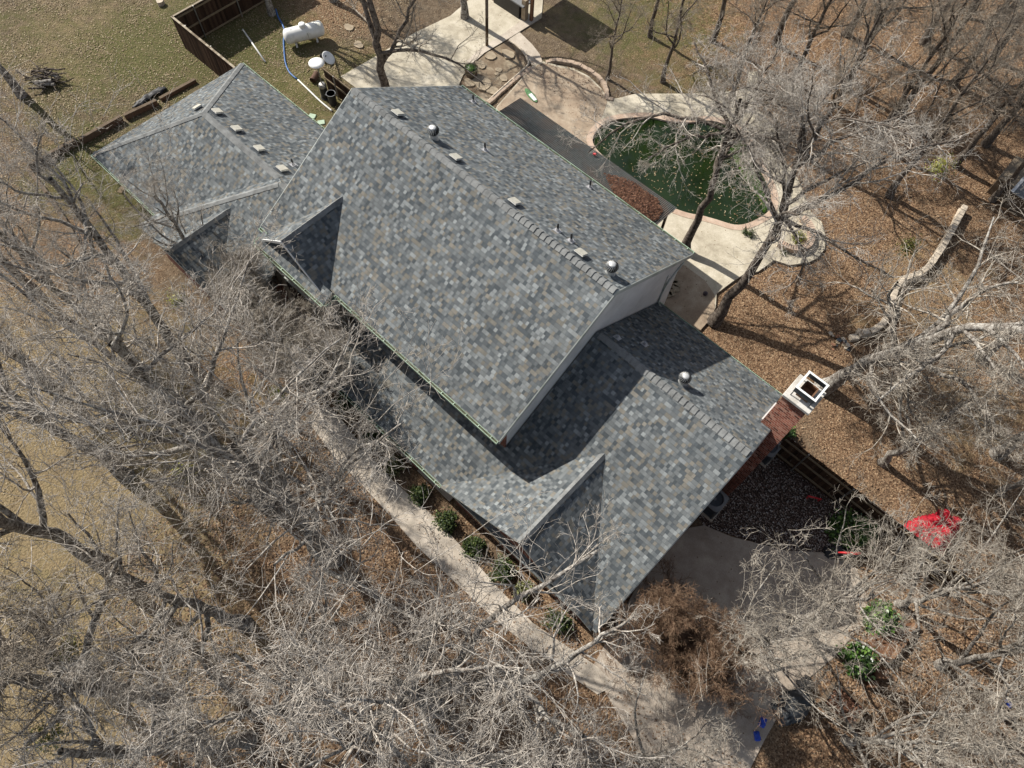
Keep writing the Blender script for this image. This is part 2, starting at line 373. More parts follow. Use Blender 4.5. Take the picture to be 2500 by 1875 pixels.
# ------------------------------------------------------------------ ground
def blob_mask(P, blobs):
    m = np.zeros(len(P))
    for (x, y, r, w) in blobs:
        c = g(x, y)[:2]; d = np.hypot(P[:, 0] - c[0], P[:, 1] - c[1]); m = np.maximum(m, w * np.clip(1.35 - d / r, 0, 1) ** .8)
    return np.clip(m, 0, 1)
def make_ground():
    xs = np.arange(-85, 86, .75); ys = np.arange(-70, 101, .75); nx, ny = len(xs), len(ys)
    X, Y = np.meshgrid(xs, ys); P = np.stack([X.ravel(), Y.ravel(), np.zeros(X.size)], 1)
    rng = np.random.default_rng(3)
    Pj = P[:, :2] + rng.normal(0, .5, (len(P), 2))
    P[:, 2] = 0
    green = blob_mask(Pj, [(330, 110, 6, .9), (420, 40, 5, .8), (180, 190, 5, .7), (560, 100, 4, 1), (620, 175, 3.5, .8), (700, 230, 3, .8), (190, 350, 3.5, 1), (300, 430, 3, .8), (60, 80, 6, .6), (760, 130, 2.2, .7), (1120, 140, 1.5, .6), (1400, 40, 6, .75), (1300, 70, 3, .6), (1500, 190, 4, .6), (430, 930, 5, .5), (330, 700, 4, .4), (300, 910, 2, .6), (560, 1060, 3, .35), (110, 1290, 4, .4)])
    straw = blob_mask(Pj, [(150, 1250, 6.5, 1), (270, 1390, 5, 1), (60, 850, 6, .9), (120, 1480, 6, .9), (200, 780, 4, .8), (330, 1120, 4, .6), (40, 1600, 6, .9), (330, 60, 6, .5), (170, 90, 5, .6), (640, 200, 3, .8), (700, 160, 3, .6), (300, 1560, 5, .5), (560, 230, 4, .6), (1230, 50, 3, .5), (2000, 640, 3.5, .5), (2100, 900, 3, .5)])
    leaf = blob_mask(Pj, [(1900, 600, 9, .9), (1750, 680, 6, 1), (2100, 300, 9, 1), (2000, 850, 8, .85), (1650, 760, 5, 1), (2150, 1000, 9, .9), (1600, 30, 8, .9), (1900, 50, 10, .9), (2200, 200, 9, 1), (1750, 330, 5, .8), (800, 1200, 6, .7), (1000, 1450, 6, .8), (700, 1350, 7, .8), (640, 760, 4, .9), (600, 650, 3, .8), (1900, 1350, 8, .9), (2000, 1600, 8, 1), (1250, 1600, 7, .9), (100, 600, 6, .6), (30, 420, 5, .5), (700, 30, 4, .7), (2200, 560, 6, .9)])
    idx = np.arange(nx * ny).reshape(ny, nx)
    Fq = np.stack([idx[:-1, :-1].ravel(), idx[:-1, 1:].ravel(), idx[1:, 1:].ravel(), idx[1:, :-1].ravel()], 1)
    m = NT('lawn_and_leaf_ground', .97, .08)
    ob = m.coord('Object')
    ga, sa, la = [m.n('Attribute', attribute_name=k).outputs['Fac'] for k in ('green', 'straw', 'leaf')]
    n0 = m.noise(ob, .55, 6, .65, .4); n1 = m.noise(ob, 3.2, 6, .7, .3); n2 = m.noise(ob, 17, 5, .75); n3 = m.noise(ob, 55, 3, .7)
    soil = m.ramp(n1, [(.3, (.075, .055, .038)), (.5, (.125, .094, .064)), (.7, (.19, .15, .105))])
    gcol = m.ramp(n2, [(.3, (.036, .042, .013)), (.5, (.082, .086, .03)), (.7, (.16, .145, .066))])
    scol = m.ramp(n2, [(.3, (.13, .095, .05)), (.5, (.235, .18, .10)), (.72, (.37, .30, .18))])
    vc = m.voro(ob, 23); vs = m.n('SeparateColor'); m.l(vc, vs.inputs[0])
    lcol = m.ramp(vs.outputs[0], [(0, (.07, .04, .025)), (.3, (.13, .08, .048)), (.6, (.20, .125, .074)), (.85, (.28, .185, .11)), (1, (.38, .28, .18))])
    def gate(at, nz, lo, hi):
        return m.math('MULTIPLY', m.math('SUBTRACT', m.math('ADD', at, m.math('MULTIPLY', m.math('SUBTRACT', nz, .5), 1.5)), lo), 1 / (hi - lo), clamp=True)
    c = m.mix(gate(la, n0, .2, .75), soil, lcol)
    nb = m.noise(ob, .9, 6, .7, .5)
    c = m.mix(m.math('MULTIPLY', gate(sa, nb, .25, .8), .85), c, scol)
    nd_ = m.noise(ob, 1.3, 6, .72, .6)
    c = m.mix(m.math('MULTIPLY', gate(ga, nd_, .35, .85), .85), c, gcol)
    c = m.mix(1.0, c, m.ramp(n3, [(.3, (.6, .6, .6)), (.7, (1.4, 1.4, 1.4))]), 'MULTIPLY')
    # pale dry leaf flecks
    fd = m.voro(ob, 11, out='Distance'); fc = m.voro(ob, 11); fs = m.n('SeparateColor'); m.l(fc, fs.inputs[0])
    fk = m.math('MULTIPLY', m.math('LESS_THAN', fd, .25), m.math('LESS_THAN', fs.outputs[0], .22))
    c = m.mix(m.math('MULTIPLY', fk, .75), c, m.ramp(fs.outputs[1], [(0, (.16, .09, .05)), (.6, (.31, .22, .13)), (1, (.5, .42, .31))]))
    m.col(c); m.bump(m.math('ADD', n2, m.math('MULTIPLY', fd, .8)), .8, .05)
    o = mesh_np('ground', P, Fq, m.mat, attr=dict(green=green, straw=straw, leaf=leaf))
    tag(o, kind='structure')
make_ground()
def structure(name, poly, z0, z1, mat):
    b = MB(); b.prism(poly, z0, z1); o = b.build(name, mat); tag(o, kind='structure'); return o

# ------------------------------------------------------------------ paved surfaces and pool
def r2(p): return [(830 + x / 2.6333, y / 2.6333) for x, y in p]
def r3(p): return [(1660 + x / 2.6333, y / 2.6333) for x, y in p]
def r6(p): return [(1660 + x / 2.6333, 620 + y / 2.6333) for x, y in p]
def rp(p): return [(1400 + x / 2.115, 200 + y / 2.115) for x, y in p]
def W(pts, z=0.0): return [tuple(G(x, y, z)[:2]) for x, y in pts]
def smooth_poly(pts, n=4):
    """Catmull-Rom closed curve"""
    out = []; m = len(pts); P = [np.array(p) for p in pts]
    for i in range(m):
        a, b, c, d = P[i - 1], P[i], P[(i + 1) % m], P[(i + 2) % m]
        for k in range(n):
            t = k / n; out.append(tuple(.5 * ((2 * b) + (-a + c) * t + (2 * a - 5 * b + 4 * c - d) * t * t + (-a + 3 * b - 3 * c + d) * t ** 3)))
    return out
def offset_poly(pts, d):
    P = [np.array(p) for p in pts]; n = len(P); ar = sum(P[i][0] * P[(i + 1) % n][1] - P[(i + 1) % n][0] * P[i][1] for i in range(n))
    sg = 1 if ar > 0 else -1; out = []
    for i in range(n):
        t = P[(i + 1) % n] - P[i - 1]; t = t / (np.linalg.norm(t) + 1e-9); out.append(tuple(P[i] + sg * d * np.array([t[1], -t[0]])))
    return out
slab = W([(832, 188), (906, 146), (1012, 82), (1100, 40), (1180, -30), (1330, -60), (1322, 45), (1314, 51), (1250, 91), (1183, 131), (1149, 161), (1130, 186), (1119, 213)]) + [(-7.0, 5.2), (-12.0, 5.2)]
structure('patio_slab', slab, -.05, .05, M['conc_cream'])
strip = W([(1283, 44), (1314, 51), (1250, 91), (1183, 131), (1149, 161), (1138, 152), (1170, 122), (1235, 80)])
structure('walk_strip', strip, -.05, .066, M['conc_walk'])
path = W(r2([(1085, 258), (1155, 212), (1235, 290), (1285, 355), (1303, 405), (1240, 428), (1215, 398), (1180, 335), (1130, 285)]))
structure('garden_path', path, -.05, .058, M['conc_walk'])
pool = smooth_poly(W(rp([(100, 290), (130, 240), (190, 203), (290, 186), (400, 184), (500, 205), (600, 210), (690, 200), (760, 212), (830, 240), (880, 285), (925, 365), (965, 450), (1005, 525), (1024, 590), (1018, 650), (980, 690), (900, 730), (830, 738), (740, 712), (660, 690), (590, 677), (490, 640), (400, 580), (250, 455), (150, 380), (108, 330)]), .1), 3)
deck_out = W(r2([(1010, 690), (1240, 430), (1305, 405), (1400, 430), (1500, 450), (1600, 500), (1680, 580), (1720, 650), (1790, 640), (1900, 612), (2212, 612)]) +
             r3([(300, 600), (425, 565), (440, 470), (500, 468), (492, 590), (450, 680), (540, 748), (600, 830), (622, 940), (650, 1040), (710, 1090), (760, 1170), (795, 1260), (835, 1370), (905, 1435), (932, 1530), (925, 1610), (880, 1665)]) +
             r6([(820, 62), (700, 80), (600, 48), (500, 120), (400, 142), (330, 188), (232, 262), (226, 350), (190, 425), (118, 505)])) + [(6.5, 4.4), (6.5, 5.2), (-5.6, 5.2)]
def ring(name, outer, inner, z0, z1, mat, cut_mat=None):
    lo = [[Vector((x, y, 0)) for x, y in outer], [Vector((x, y, 0)) for x, y in inner]]
    tri = tessellate_polygon(lo); P = outer + inner; n = len(P); no = len(outer)
    V = [(x, y, z1) for x, y in P] + [(x, y, z0) for x, y in P]; F = []
    for t in tri:
        a, b, c = [Vector((*P[i], 0)) for i in t]
        F.append(t if (b - a).cross(c - a).z > 0 else (t[0], t[2], t[1]))
    for off, m_ in ((0, no), (no, len(inner))):
        for i in range(m_): j = (i + 1) % m_; F.append((off + i, off + j, n + off + j, n + off + i))
    b = MB(); b.add(V, F); o = b.build(name, mat); tag(o, kind='structure'); return o
cope_out = offset_poly(pool, .32)
ring('pool_deck', deck_out, cope_out, -.05, .11, M['conc_cream'])
ring('pool_coping', cope_out, pool, -.05, .125, M['cope'])
# tan stamped part of the patio, laid as a thin topping on the deck
tan = W(r2([(1010, 690), (1240, 430), (1305, 405), (1400, 430), (1500, 450), (1600, 500), (1680, 580), (1720, 650), (1690, 740), (1640, 830), (1600, 900)]), .11) + [(.2, 8.4), (-5.0, 7.4)]
structure('stamped_patio', tan, .10, .116, M['conc_tan'])
side = W(r6([(0, 60), (30, 75), (160, 170), (222, 262), (226, 350), (190, 425), (118, 505)]), .11) + [(6.55, 4.5), (5.7, 6.2)]
structure('side_patio', side, .10, .117, M['conc_tan'])
wm = NT('murky_pool_water', .06, .5); ob = wm.coord()
wn_ = wm.noise(ob, .5, 4, .6)
wm.col(wm.ramp(wn_, [(.3, (.005, .012, .003)), (.7, (.013, .026, .005))])); wm.bump(wm.noise(ob, 3, 3, .6), .06, .02)
structure('pool_water', offset_poly(pool, -.01), -.02, .03, wm.mat)
# shallow algae-covered bench along the far right side of the pool
bench_in = rp([(800, 330), (840, 420), (880, 500), (930, 560), (965, 610), (975, 660)])
bench = W(rp([(860, 275), (905, 350), (945, 440), (985, 520), (1008, 590), (1003, 648), (985, 676)]), .03) + W(bench_in[::-1], .03)
bm_ = NT('algae_shallows', .12, .4); ob = bm_.coord()
bm_.col(bm_.ramp(bm_.noise(ob, 1.1, 6, .7, .4), [(.36, (.008, .03, .006)), (.55, (.035, .075, .008)), (.72, (.085, .125, .012))]))
structure('pool_shallows', bench, -.01, .036, bm_.mat)
# front walk, driveway, gravel
walk = W([(t * K, s * K) for t, s in [(660, 905), (705, 870), (735, 905), (800, 985), (850, 1040), (930, 1110), (1010, 1195), (1080, 1275), (1150, 1345), (1215, 1390), (1290, 1440), (1330, 1480), (1290, 1500), (1210, 1445), (1140, 1395), (1060, 1330), (980, 1255), (900, 1180), (830, 1100), (775, 1040), (720, 985), (680, 930)]])
structure('front_walk', walk, -.05, .05, M['conc_walk'])
drive = gx([(1440, 1150), (1520, 1135), (1580, 1160), (1700, 1190), (1800, 1195), (1850, 1230), (1880, 1330), (1800, 1420), (1740, 1470), (1690, 1530), (1650, 1600), (1600, 1700), (1400, 1720), (1370, 1600), (1310, 1500), (1280, 1440), (1330, 1350)])
structure('driveway', drive, -.05, .04, M['conc_drive'])
gm = NT('river_gravel', .9, .2); ob = gm.coord()
gv = gm.voro(ob, 17); gs = gm.n('SeparateColor'); gm.l(gv, gs.inputs[0]); gd = gm.voro(ob, 17, out='Distance')
gm.col(gm.mix(gm.math('GREATER_THAN', gd, .52), gm.ramp(gs.outputs[0], [(0, (.07, .045, .036)), (.4, (.15, .105, .085)), (.75, (.26, .21, .18)), (1, (.50, .46, .42))]), (.03, .02, .016))); gm.bump(gm.math('MULTIPLY', gd, -1.0), 1.0, .05)
structure('gravel_bed', gx([(1500, 1105), (1560, 1060), (1640, 980), (1700, 935), (1790, 1030), (1860, 1110), (1850, 1180), (1800, 1195), (1700, 1190), (1590, 1160), (1520, 1135)]), -.05, .03, gm.mat)
dirt = NT('bare_pale_soil', .95, .1); ob = dirt.coord(); dirt.col(dirt.ramp(dirt.noise(ob, 1.3, 7, .7, .5), [(.3, (.09, .062, .04)), (.5, (.19, .145, .10)), (.68, (.33, .28, .20))]))
bedpoly = W(r2([(785, 545), (850, 425), (940, 345), (1085, 262), (1130, 288), (1180, 338), (1212, 400), (1200, 430), (1060, 560), (945, 660), (900, 640)]))
structure('planting_bed_soil', bedpoly, -.05, .03, dirt.mat)

# ------------------------------------------------------------------ the house
house = empty('brick_house', (0, -1, 0), 'large brick house with grey shingle roofs, white gable and green gutters', 'house')
def plane_uv(pts, e):
    P = [np.array(p, float) for p in pts]; e = np.array(e, float); e /= np.linalg.norm(e)
    n = np.zeros(3)
    for i in range(len(P)): n += np.cross(P[i] - P[0], P[(i + 1) % len(P)] - P[0])
    if n[2] < 0: P = P[::-1]; n = -n
    n /= np.linalg.norm(n); s_ = np.cross(n, e)
    if s_[2] < 0: s_ = -s_
    return P, n, e, s_
def roof_plane(b, pts, e, th=.13, uvo=0.0):
    P, n, e, s_ = plane_uv(pts, e); k = len(P)
    uv = [(p @ e + uvo + 40, p @ s_ + 60) for p in P]
    Q = [p - np.array([0, 0, th]) for p in P]
    F = [tuple(range(k)), tuple(range(2 * k - 1, k - 1, -1))] + [(i, k + i, k + (i + 1) % k, (i + 1) % k) for i in range(k)]
    U = [uv, uv[::-1]] + [[uv[i], uv[i], uv[(i + 1) % k], uv[(i + 1) % k]] for i in range(k)]
    tri = tessellate_polygon([[Vector(p) for p in P]])
    F2 = []; U2 = []; 
    for t in tri:
        a, c, d = [Vector(P[i]) for i in t]
        if (c - a).cross(d - a).z < 0: t = (t[0], t[2], t[1])
        F2.append(tuple(t)); U2.append([uv[i] for i in t])
    b.v_before = len(b.v)
    base = len(b.v); b.v += [tuple(p) for p in P] + [tuple(q) for q in Q]
    for fc, u in zip(F2, U2): b.f.append([base + i for i in fc]); b.m.append(0); b.uv.append(u)
    for fc, u in zip(F2, U2): b.f.append([base + k + i for i in fc[::-1]]); b.m.append(1); b.uv.append(u[::-1])
    for fc, u in zip(F[2:], U[2:]): b.f.append([base + i for i in fc]); b.m.append(1); b.uv.append(u)
def ridge_caps(name, p0, p1, drop_a, drop_b, parent, w=.15, step=.235, lift=.028, mat=None):
    """folded cap shingles lapped along a ridge or hip; drop_a/b = fall per metre to each side"""
    p0 = np.array(p0, float); p1 = np.array(p1, float); L = np.linalg.norm(p1 - p0); d = (p1 - p0) / L
    h = np.array([d[1], -d[0], 0]); h /= np.linalg.norm(h); b = MB(); n = int(L / step); rng = random.Random(int(L * 977))
    for i in range(n):
        a = p0 + d * (i * step); c = p0 + d * ((i + 1) * step + .05); lf = lift * rng.uniform(.8, 1.25)
        z0, z1 = .012, .012 + lf; jw = w * rng.uniform(.95, 1.05)
        V = []
        for q, zz in ((a, z1), (c, z0)):
            V += [q + h * jw + np.array([0, 0, zz - drop_a * jw]), q + np.array([0, 0, zz + .012]), q - h * jw + np.array([0, 0, zz - drop_b * jw])]
        V += [V[0] - np.array([0, 0, z1]), V[1] - np.array([0, 0, z1 + .01]), V[2] - np.array([0, 0, z1])]
        b.add(V, [(0, 3, 4, 1), (1, 4, 5, 2), (6, 0, 1, 7), (7, 1, 2, 8)])
    return b.build(name, mat or M['ridge'], parent)
def gutter(p0, p1, out, parent, w=.11, h=.10):
    p0 = np.array(p0, float); p1 = np.array(p1, float); L = np.linalg.norm(p1 - p0); d = (p1 - p0) / L; o_ = np.array(out, float); mid = (p0 + p1) / 2
    b = MB(); ax = (d, np.cross(_Z, d), _Z); s_ = 1 if np.cross(_Z, d) @ o_ > 0 else -1
    b.box(mid + o_ * (w - .008) - _Z * h / 2, (L, .016, h), ax=ax, mi=0)
    b.box(mid + o_ * .006 - _Z * h * .42, (L, .012, h * .8), ax=ax, mi=0)
    b.box(mid + o_ * (w / 2 - .001) - _Z * (h * .62), (L - .03, w - .032, .03), ax=ax, mi=1)
    b.box(mid + o_ * w / 2 - _Z * (h - .006), (L, w - .03, .012), ax=ax, mi=0)
    for e_ in (p0 + d * .008, p1 - d * .008): b.box(e_ + o_ * w / 2 - _Z * h * .45, (.014, w - .033, h * .8), ax=ax, mi=0)
    k = int(L / .6)
    for i in range(k): b.box(p0 + d * (i + .5) * L / k + o_ * w / 2 - _Z * .012, (.025, w - .034, .01), ax=ax, mi=0)
    return b.build('gutter', [M['gutter'], M['gutter_in']], parent)
def box_vent(p, n, parent, w=.37, l=.37):
    """slant-back static vent sitting on a slope with normal n"""
    n = np.array(n, float) / np.linalg.norm(n); e = np.array([1.0, 0, 0]) if abs(n[0]) < .3 else np.array([0, 1.0, 0]); s_ = np.cross(n, e)
    if s_[2] < 0: s_ = -s_
    p = np.array(p, float); b = MB(); ax = (e, s_, n)
    b.box(p + n * .008, (w + .12, l + .16, .012), ax=ax, mi=1)
    b.box(p + n * .06, (w * .8, l * .8, .10), ax=ax, mi=1)
    b.box(p + n * .125, (w, l, .045), ax=ax, mi=0, bev=.012)
    b.box(p + n * .098 - s_ * .0, (w + .012, l + .012, .02), ax=ax, mi=2)
    return b.build('box_vent', [M['vent'], M['darkmetal'], M['ventlit']], parent)
def pipe_vent(p, n, parent, h=.24):
    p = np.array(p, float); n = np.array(n, float) / np.linalg.norm(n); b = MB()
    b.lathe([(.12, .004), (.09, .012), (.06, .06), (.052, .15), (.05, .155)], p, 14, mi=0)
    e = np.array([1.0, 0, 0]); s_ = np.cross(n, e); b.box(p + n * .005, (.26, .3, .008), ax=(e, s_, n), mi=0)
    b.lathe([(.04, .1), (.04, .1 + h), (.03, .1 + h), (.03, .12 + h * .5), (.0, .12 + h * .5)], p, 12, mi=1)
    return b.build('vent_pipe', [M['lead'], M['blackpl']], parent, smooth=False)
def turbine(p, parent, sc=1.0):
    p = np.array(p, float); b = MB()
    b.lathe([(.19 * sc, -.12), (.165 * sc, .10), (.15 * sc, .20), (.17 * sc, .215), (.17 * sc, .24)], p, 20, mi=0)
    nb = 18; z0, z1 = .24, .52
    for k in range(nb):
        P = []; m_ = 9
        for i in range(m_):
            t = i / (m_ - 1); ph = math.pi * (.16 + .70 * t); r = .235 * sc * math.sin(ph); z = z0 + (z1 - z0) * (.5 - .5 * math.cos(math.pi * t))
            for dw, dr in ((0, 0), (.20, -.04 * sc)):
                an = 2 * math.pi * k / nb + .55 * t + dw
                P.append(p + np.array([(r + dr) * math.cos(an), (r + dr) * math.sin(an), z]))
        b.add(P, [(2 * i, 2 * i + 1, 2 * i + 3, 2 * i + 2) for i in range(m_ - 1)])
    b.lathe([(.12 * sc, .505), (.10 * sc, .53), (.05 * sc, .545), (.0, .548)], p, 18, mi=0)
    b.lathe([(.16 * sc, .25), (.185 * sc, .36), (.15 * sc, .48), (.0, .49)], p, 16, mi=1)  # black core stands in for the shade behind the blades
    return b.build('turbine_vent', [M['galv'], M['dark']], parent)

EA = (1, 0, 0); EV = (0, 1, 0)
sA = .602; zA = 8.2; vAf, vAb = -5.5, 5.57; zAf, zAb = zA + sA * vAf, zA - sA * vAb
def zr_front(v): return 6.0 + .6 * (v + .43)
def zr_back(v): return 6.0 - .702 * (v + .43)
mats_roof = [M['shingle'], M['trim']]
# main two-storey roof
b = MB(); roof_plane(b, [(-6.5, vAf, zAf), (6.5, vAf, zAf), (6.5, 0, zA), (-6.5, 0, zA)], EA); roof_plane(b, [(-6.5, 0, zA), (6.5, 0, zA), (6.5, vAb, zAb), (-6.5, vAb, zAb)], EA, uvo=7.3)
main_roof = b.build('roof', mats_roof, house); tag(main_roof, 'large two-storey gable roof of mixed grey shingles')
ridge_caps('ridge_cap', (6.47, 0, zA), (1.7, 0, zA), sA, sA, main_roof, lift=.04)
ridge_caps('ridge_cap', (1.7, 0, zA), (-6.47, 0, zA), sA, sA, main_roof, lift=.014, step=.3)
gutter((-1.98, vAf, zAf - .02), (6.5, vAf, zAf - .02), (0, -1, 0), main_roof)
gutter((-6.5, vAf, zAf - .02), (-6.1, vAf, zAf - .02), (0, -1, 0), main_roof)
gutter((-6.5, vAb, zAb - .02), (6.5, vAb, zAb - .02), (0, 1, 0), main_roof)
nb_ = (0, sA, 1)
for u, v in ((-4.49, .40), (-1.40, .40), (1.5, .42), (4.61, .39)): box_vent((u, v, zA - sA * v), nb_, main_roof)
for u, v in ((-2.8, .66), (5.78, .62)): turbine((u, v, zA - sA * v + .02), main_roof)
for u, v in ((-1.71, 2.25), (1.6, 4.92), (3.29, .75), (3.91, .75), (-5.14, 5.01)): pipe_vent((u, v, zA - sA * v), nb_, main_roof)
# rake boards
b = MB()
for u in (6.5, -6.5):
    s_ = 1 if u > 0 else -1
    for v1, z1 in ((vAf, zAf), (vAb, zAb)):
        b.extrude([(u, 0, zA - .012), (u, v1, z1 - .012), (u, v1, z1 - .24), (u, 0, zA - .24)], (.03 * s_, 0, 0))
b.build('rake_board', M['trim'], main_roof)
# bay gable on the front
u0, zg, sg = -4.15, 6.45, .86; dg = (zg - zAf) / sg; vb = (zg - zA) / sA
b = MB()
for s_ in (1, -1): roof_plane(b, [(u0, -5.83, zg), (u0, vb, zg), (u0 + s_ * dg, vAf, zAf + .02), (u0 + s_ * dg, -5.83, zAf + .02)], EV, .1, uvo=3.1 * s_)
roof_plane(b, [(-6.08, -6.11, 4.86), (-2.01, -6.11, 4.86), (-2.01, -5.60, 5.10), (-6.08, -5.60, 5.10)], EA, .1)
bay_roof = b.build('roof', mats_roof, house); tag(bay_roof, 'small front gable roof over the white bay')
ridge_caps('ridge_cap', (u0, -5.8, zg), (u0, vb, zg), sg, sg, bay_roof, w=.13, lift=.016)
gutter((-6.08, -6.11, 4.84), (-2.01, -6.11, 4.84), (0, -1, 0), bay_roof)
gutter((-6.08, -6.11, 4.84), (-6.08, -5.52, 4.84), (-1, 0, 0), bay_roof); gutter((-2.01, -6.11, 4.84), (-2.01, -5.52, 4.84), (1, 0, 0), bay_roof)
b = MB()
for s_ in (1, -1): b.extrude([(u0, -5.83, zg + .01), (u0 + s_ * (dg + .03), -5.83, zAf + .01), (u0 + s_ * (dg + .03), -5.83, zAf - .11), (u0, -5.83, zg - .15)], (0, -.035, 0))
b.build('rake_board', M['siding'], bay_roof)
# right single-storey wing
b = MB()
roof_plane(b, [(-1.7, -7.38, zr_front(-7.38)), (13.02, -7.38, zr_front(-7.38)), (13.02, -.43, 6.0), (6.42, -.43, 6.0), (6.42, -5.04, zr_front(-5.04)), (-1.7, -5.04, zr_front(-5.04))], EA, uvo=1.7)
roof_plane(b, [(6.42, -.43, 6), (13.02, -.43, 6), (13.02, 1.62, zr_back(1.62)), (12.56, 1.62, zr_back(1.62)), (12.56, 4.2, zr_back(4.2)), (6.42, 4.2, zr_back(4.2))], EA, uvo=4.9)
wing = b.build('roof', mats_roof, house); tag(wing, 'lower right wing roof half in shadow of the main gable')
ridge_caps('ridge_cap', (12.95, -.43, 6.0), (6.5, -.43, 6.0), .65, .65, wing, lift=.04)
u2, z2 = 9.34, 4.4; v2 = (z2 - 6.0) / .6 - .43; ze = zr_front(-7.38)
b = MB()
roof_plane(b, [(u2, -7.46, z2), (u2, v2, z2), (u2 + 3.52, -7.38, ze + .015), (u2 + 3.52, -7.46, ze + .015)], EV, .1, uvo=2.2)
roof_plane(b, [(u2, -7.46, z2), (u2, v2, z2), (u2 - 3.95, -7.38, ze + .015), (u2 - 3.95, -7.46, ze + .015)], EV, .1, uvo=5.2)
g2 = b.build('roof', mats_roof, house); tag(g2, 'front cross gable on the right wing')
ridge_caps('ridge_cap', (u2, -7.44, z2), (u2, v2, z2), .65, .73, g2, w=.13, lift=.014)
gutter((-1.7, -7.38, ze - .02), (u2 - 3.95, -7.38, ze - .02), (0, -1, 0), wing); gutter((6.42, 4.2, zr_back(4.2) - .02), (12.56, 4.2, zr_back(4.2) - .02), (0, 1, 0), wing, w=.06)
turbine((9.74, .40, zr_back(.40) + .02), wing)
for u, v in ((7.0, .08), (7.75, .87)): pipe_vent((u, v, zr_back(v)), (0, .7, 1), wing, h=.06)
b = MB()
b.extrude([(13.02, -.43, 5.99), (13.02, -7.38, ze - .01), (13.02, -7.38, ze - .2), (13.02, -.43, 5.79)], (.03, 0, 0))
b.extrude([(13.02, -.43, 5.99), (13.02, 1.62, zr_back(1.62) - .01), (13.02, 1.62, zr_back(1.62) - .2), (13.02, -.43, 5.79)], (.03, 0, 0))
b.build('rake_board', M['darkmetal'], wing)
# left wing: hipped roof, deeper cross hip, small gable
sL = .5475; zLe, zLr = 2.45, 4.76
b = MB()
roof_plane(b, [(-17.25, -7.59, zLe), (-17.25, .84, zLe), (-13.24, -3.37, zLr)], EV, uvo=.7)
roof_plane(b, [(-17.25, .84, zLe), (-6.42, .84, zLe), (-6.42, -3.37, zLr), (-13.24, -3.37, zLr)], EA, uvo=2.7)
roof_plane(b, [(-17.25, -7.59, zLe), (-12.31, -7.59, zLe), (-8.09, -3.37, zLr), (-13.24, -3.37, zLr)], EA, uvo=6.1)
lroof = b.build('roof', mats_roof, house); tag(lroof, 'hipped roof of the left wing')
b = MB(); zMr = zLe + sL * 4.81
roof_plane(b, [(-12.31, -8.41, zLe), (-7.5, -3.6, zMr), (-8.09, -3.37, zLr), (-12.31, -7.59, zLe)], EV, uvo=.3)
roof_plane(b, [(-12.31, -8.41, zLe), (-5.35, -8.41, zLe), (-5.35, -5.97, zLe + sL * 2.44), (-5.92, -5.97, zLe + sL * 2.44), (-5.92, -5.03, zLe + sL * 3.38), (-6.42, -5.03, zLe + sL * 3.38), (-6.42, -3.6, zMr), (-7.5, -3.6, zMr)], EA, uvo=3.3)
roof_plane(b, [(-7.5, -3.6, zMr), (-6.42, -3.6, zMr), (-6.42, -2.4, zMr - sL * 1.2), (-8.09, -3.37, zLr)], EA, uvo=1.3)
mroof = b.build('roof', mats_roof, house); tag(mroof, 'cross hip of the left wing behind bare branches')
u3, z3 = -8.85, 4.05; v3 = -8.41 + (z3 - zLe) / sL; d3 = (z3 - zLe) / .7
b = MB()
for s_ in (1, -1): roof_plane(b, [(u3, -8.5, z3), (u3, v3, z3), (u3 + s_ * d3, -8.41, zLe + .015), (u3 + s_ * d3, -8.5, zLe + .015)], EV, .1, uvo=4.4 * s_)
g3 = b.build('roof', mats_roof, house); tag(g3, 'small front gable on the left wing')
ridge_caps('ridge_cap', (u3, -8.48, z3), (u3, v3, z3), .7, .7, g3, w=.13, lift=.014)
ridge_caps('ridge_cap', (-13.24, -3.37, zLr), (-8.0, -3.37, zLr), sL, sL, lroof, lift=.014, step=.3)
ridge_caps('ridge_cap', (-17.2, .79, zLe + .03), (-13.24, -3.37, zLr), .42, .34, lroof, w=.14, lift=.014)
ridge_caps('ridge_cap', (-17.2, -7.53, zLe + .03), (-13.24, -3.37, zLr), .34, .42, lroof, w=.14, lift=.014)
ridge_caps('ridge_cap', (-12.28, -8.38, zLe + .02), (-7.5, -3.6, zMr), .38, .38, mroof, w=.14, lift=.014)
ridge_caps('ridge_cap', (-7.5, -3.6, zMr), (-6.45, -3.6, zMr), sL, sL, mroof, lift=.014)
nl_ = (0, sL, 1)
for u, v in ((-13.1, -2.86), (-11.67, -2.9), (-10.08, -2.92), (-8.51, -2.95)): box_vent((u, v, zLr - sL * (v + 3.37)), nl_, lroof)
box_vent((-14.12, -3.2, zLe + .576 * 3.13), (-.576, 0, 1), lroof)
pipe_vent((-8.74, -2.28, zLr - sL * 1.09), nl_, lroof)
gutter((-17.25, .84, zLe - .02), (-6.5, .84, zLe - .02), (0, 1, 0), lroof, w=.08); gutter((-17.25, -7.59, zLe - .02), (-12.35, -7.59, zLe - .02), (0, -1, 0), lroof, w=.08)
b = MB(); b.box((-14.6, -7.78, 2.39), (.22, .45, .05), rz=.5); b.build('splash_board', M['rail'], lroof)
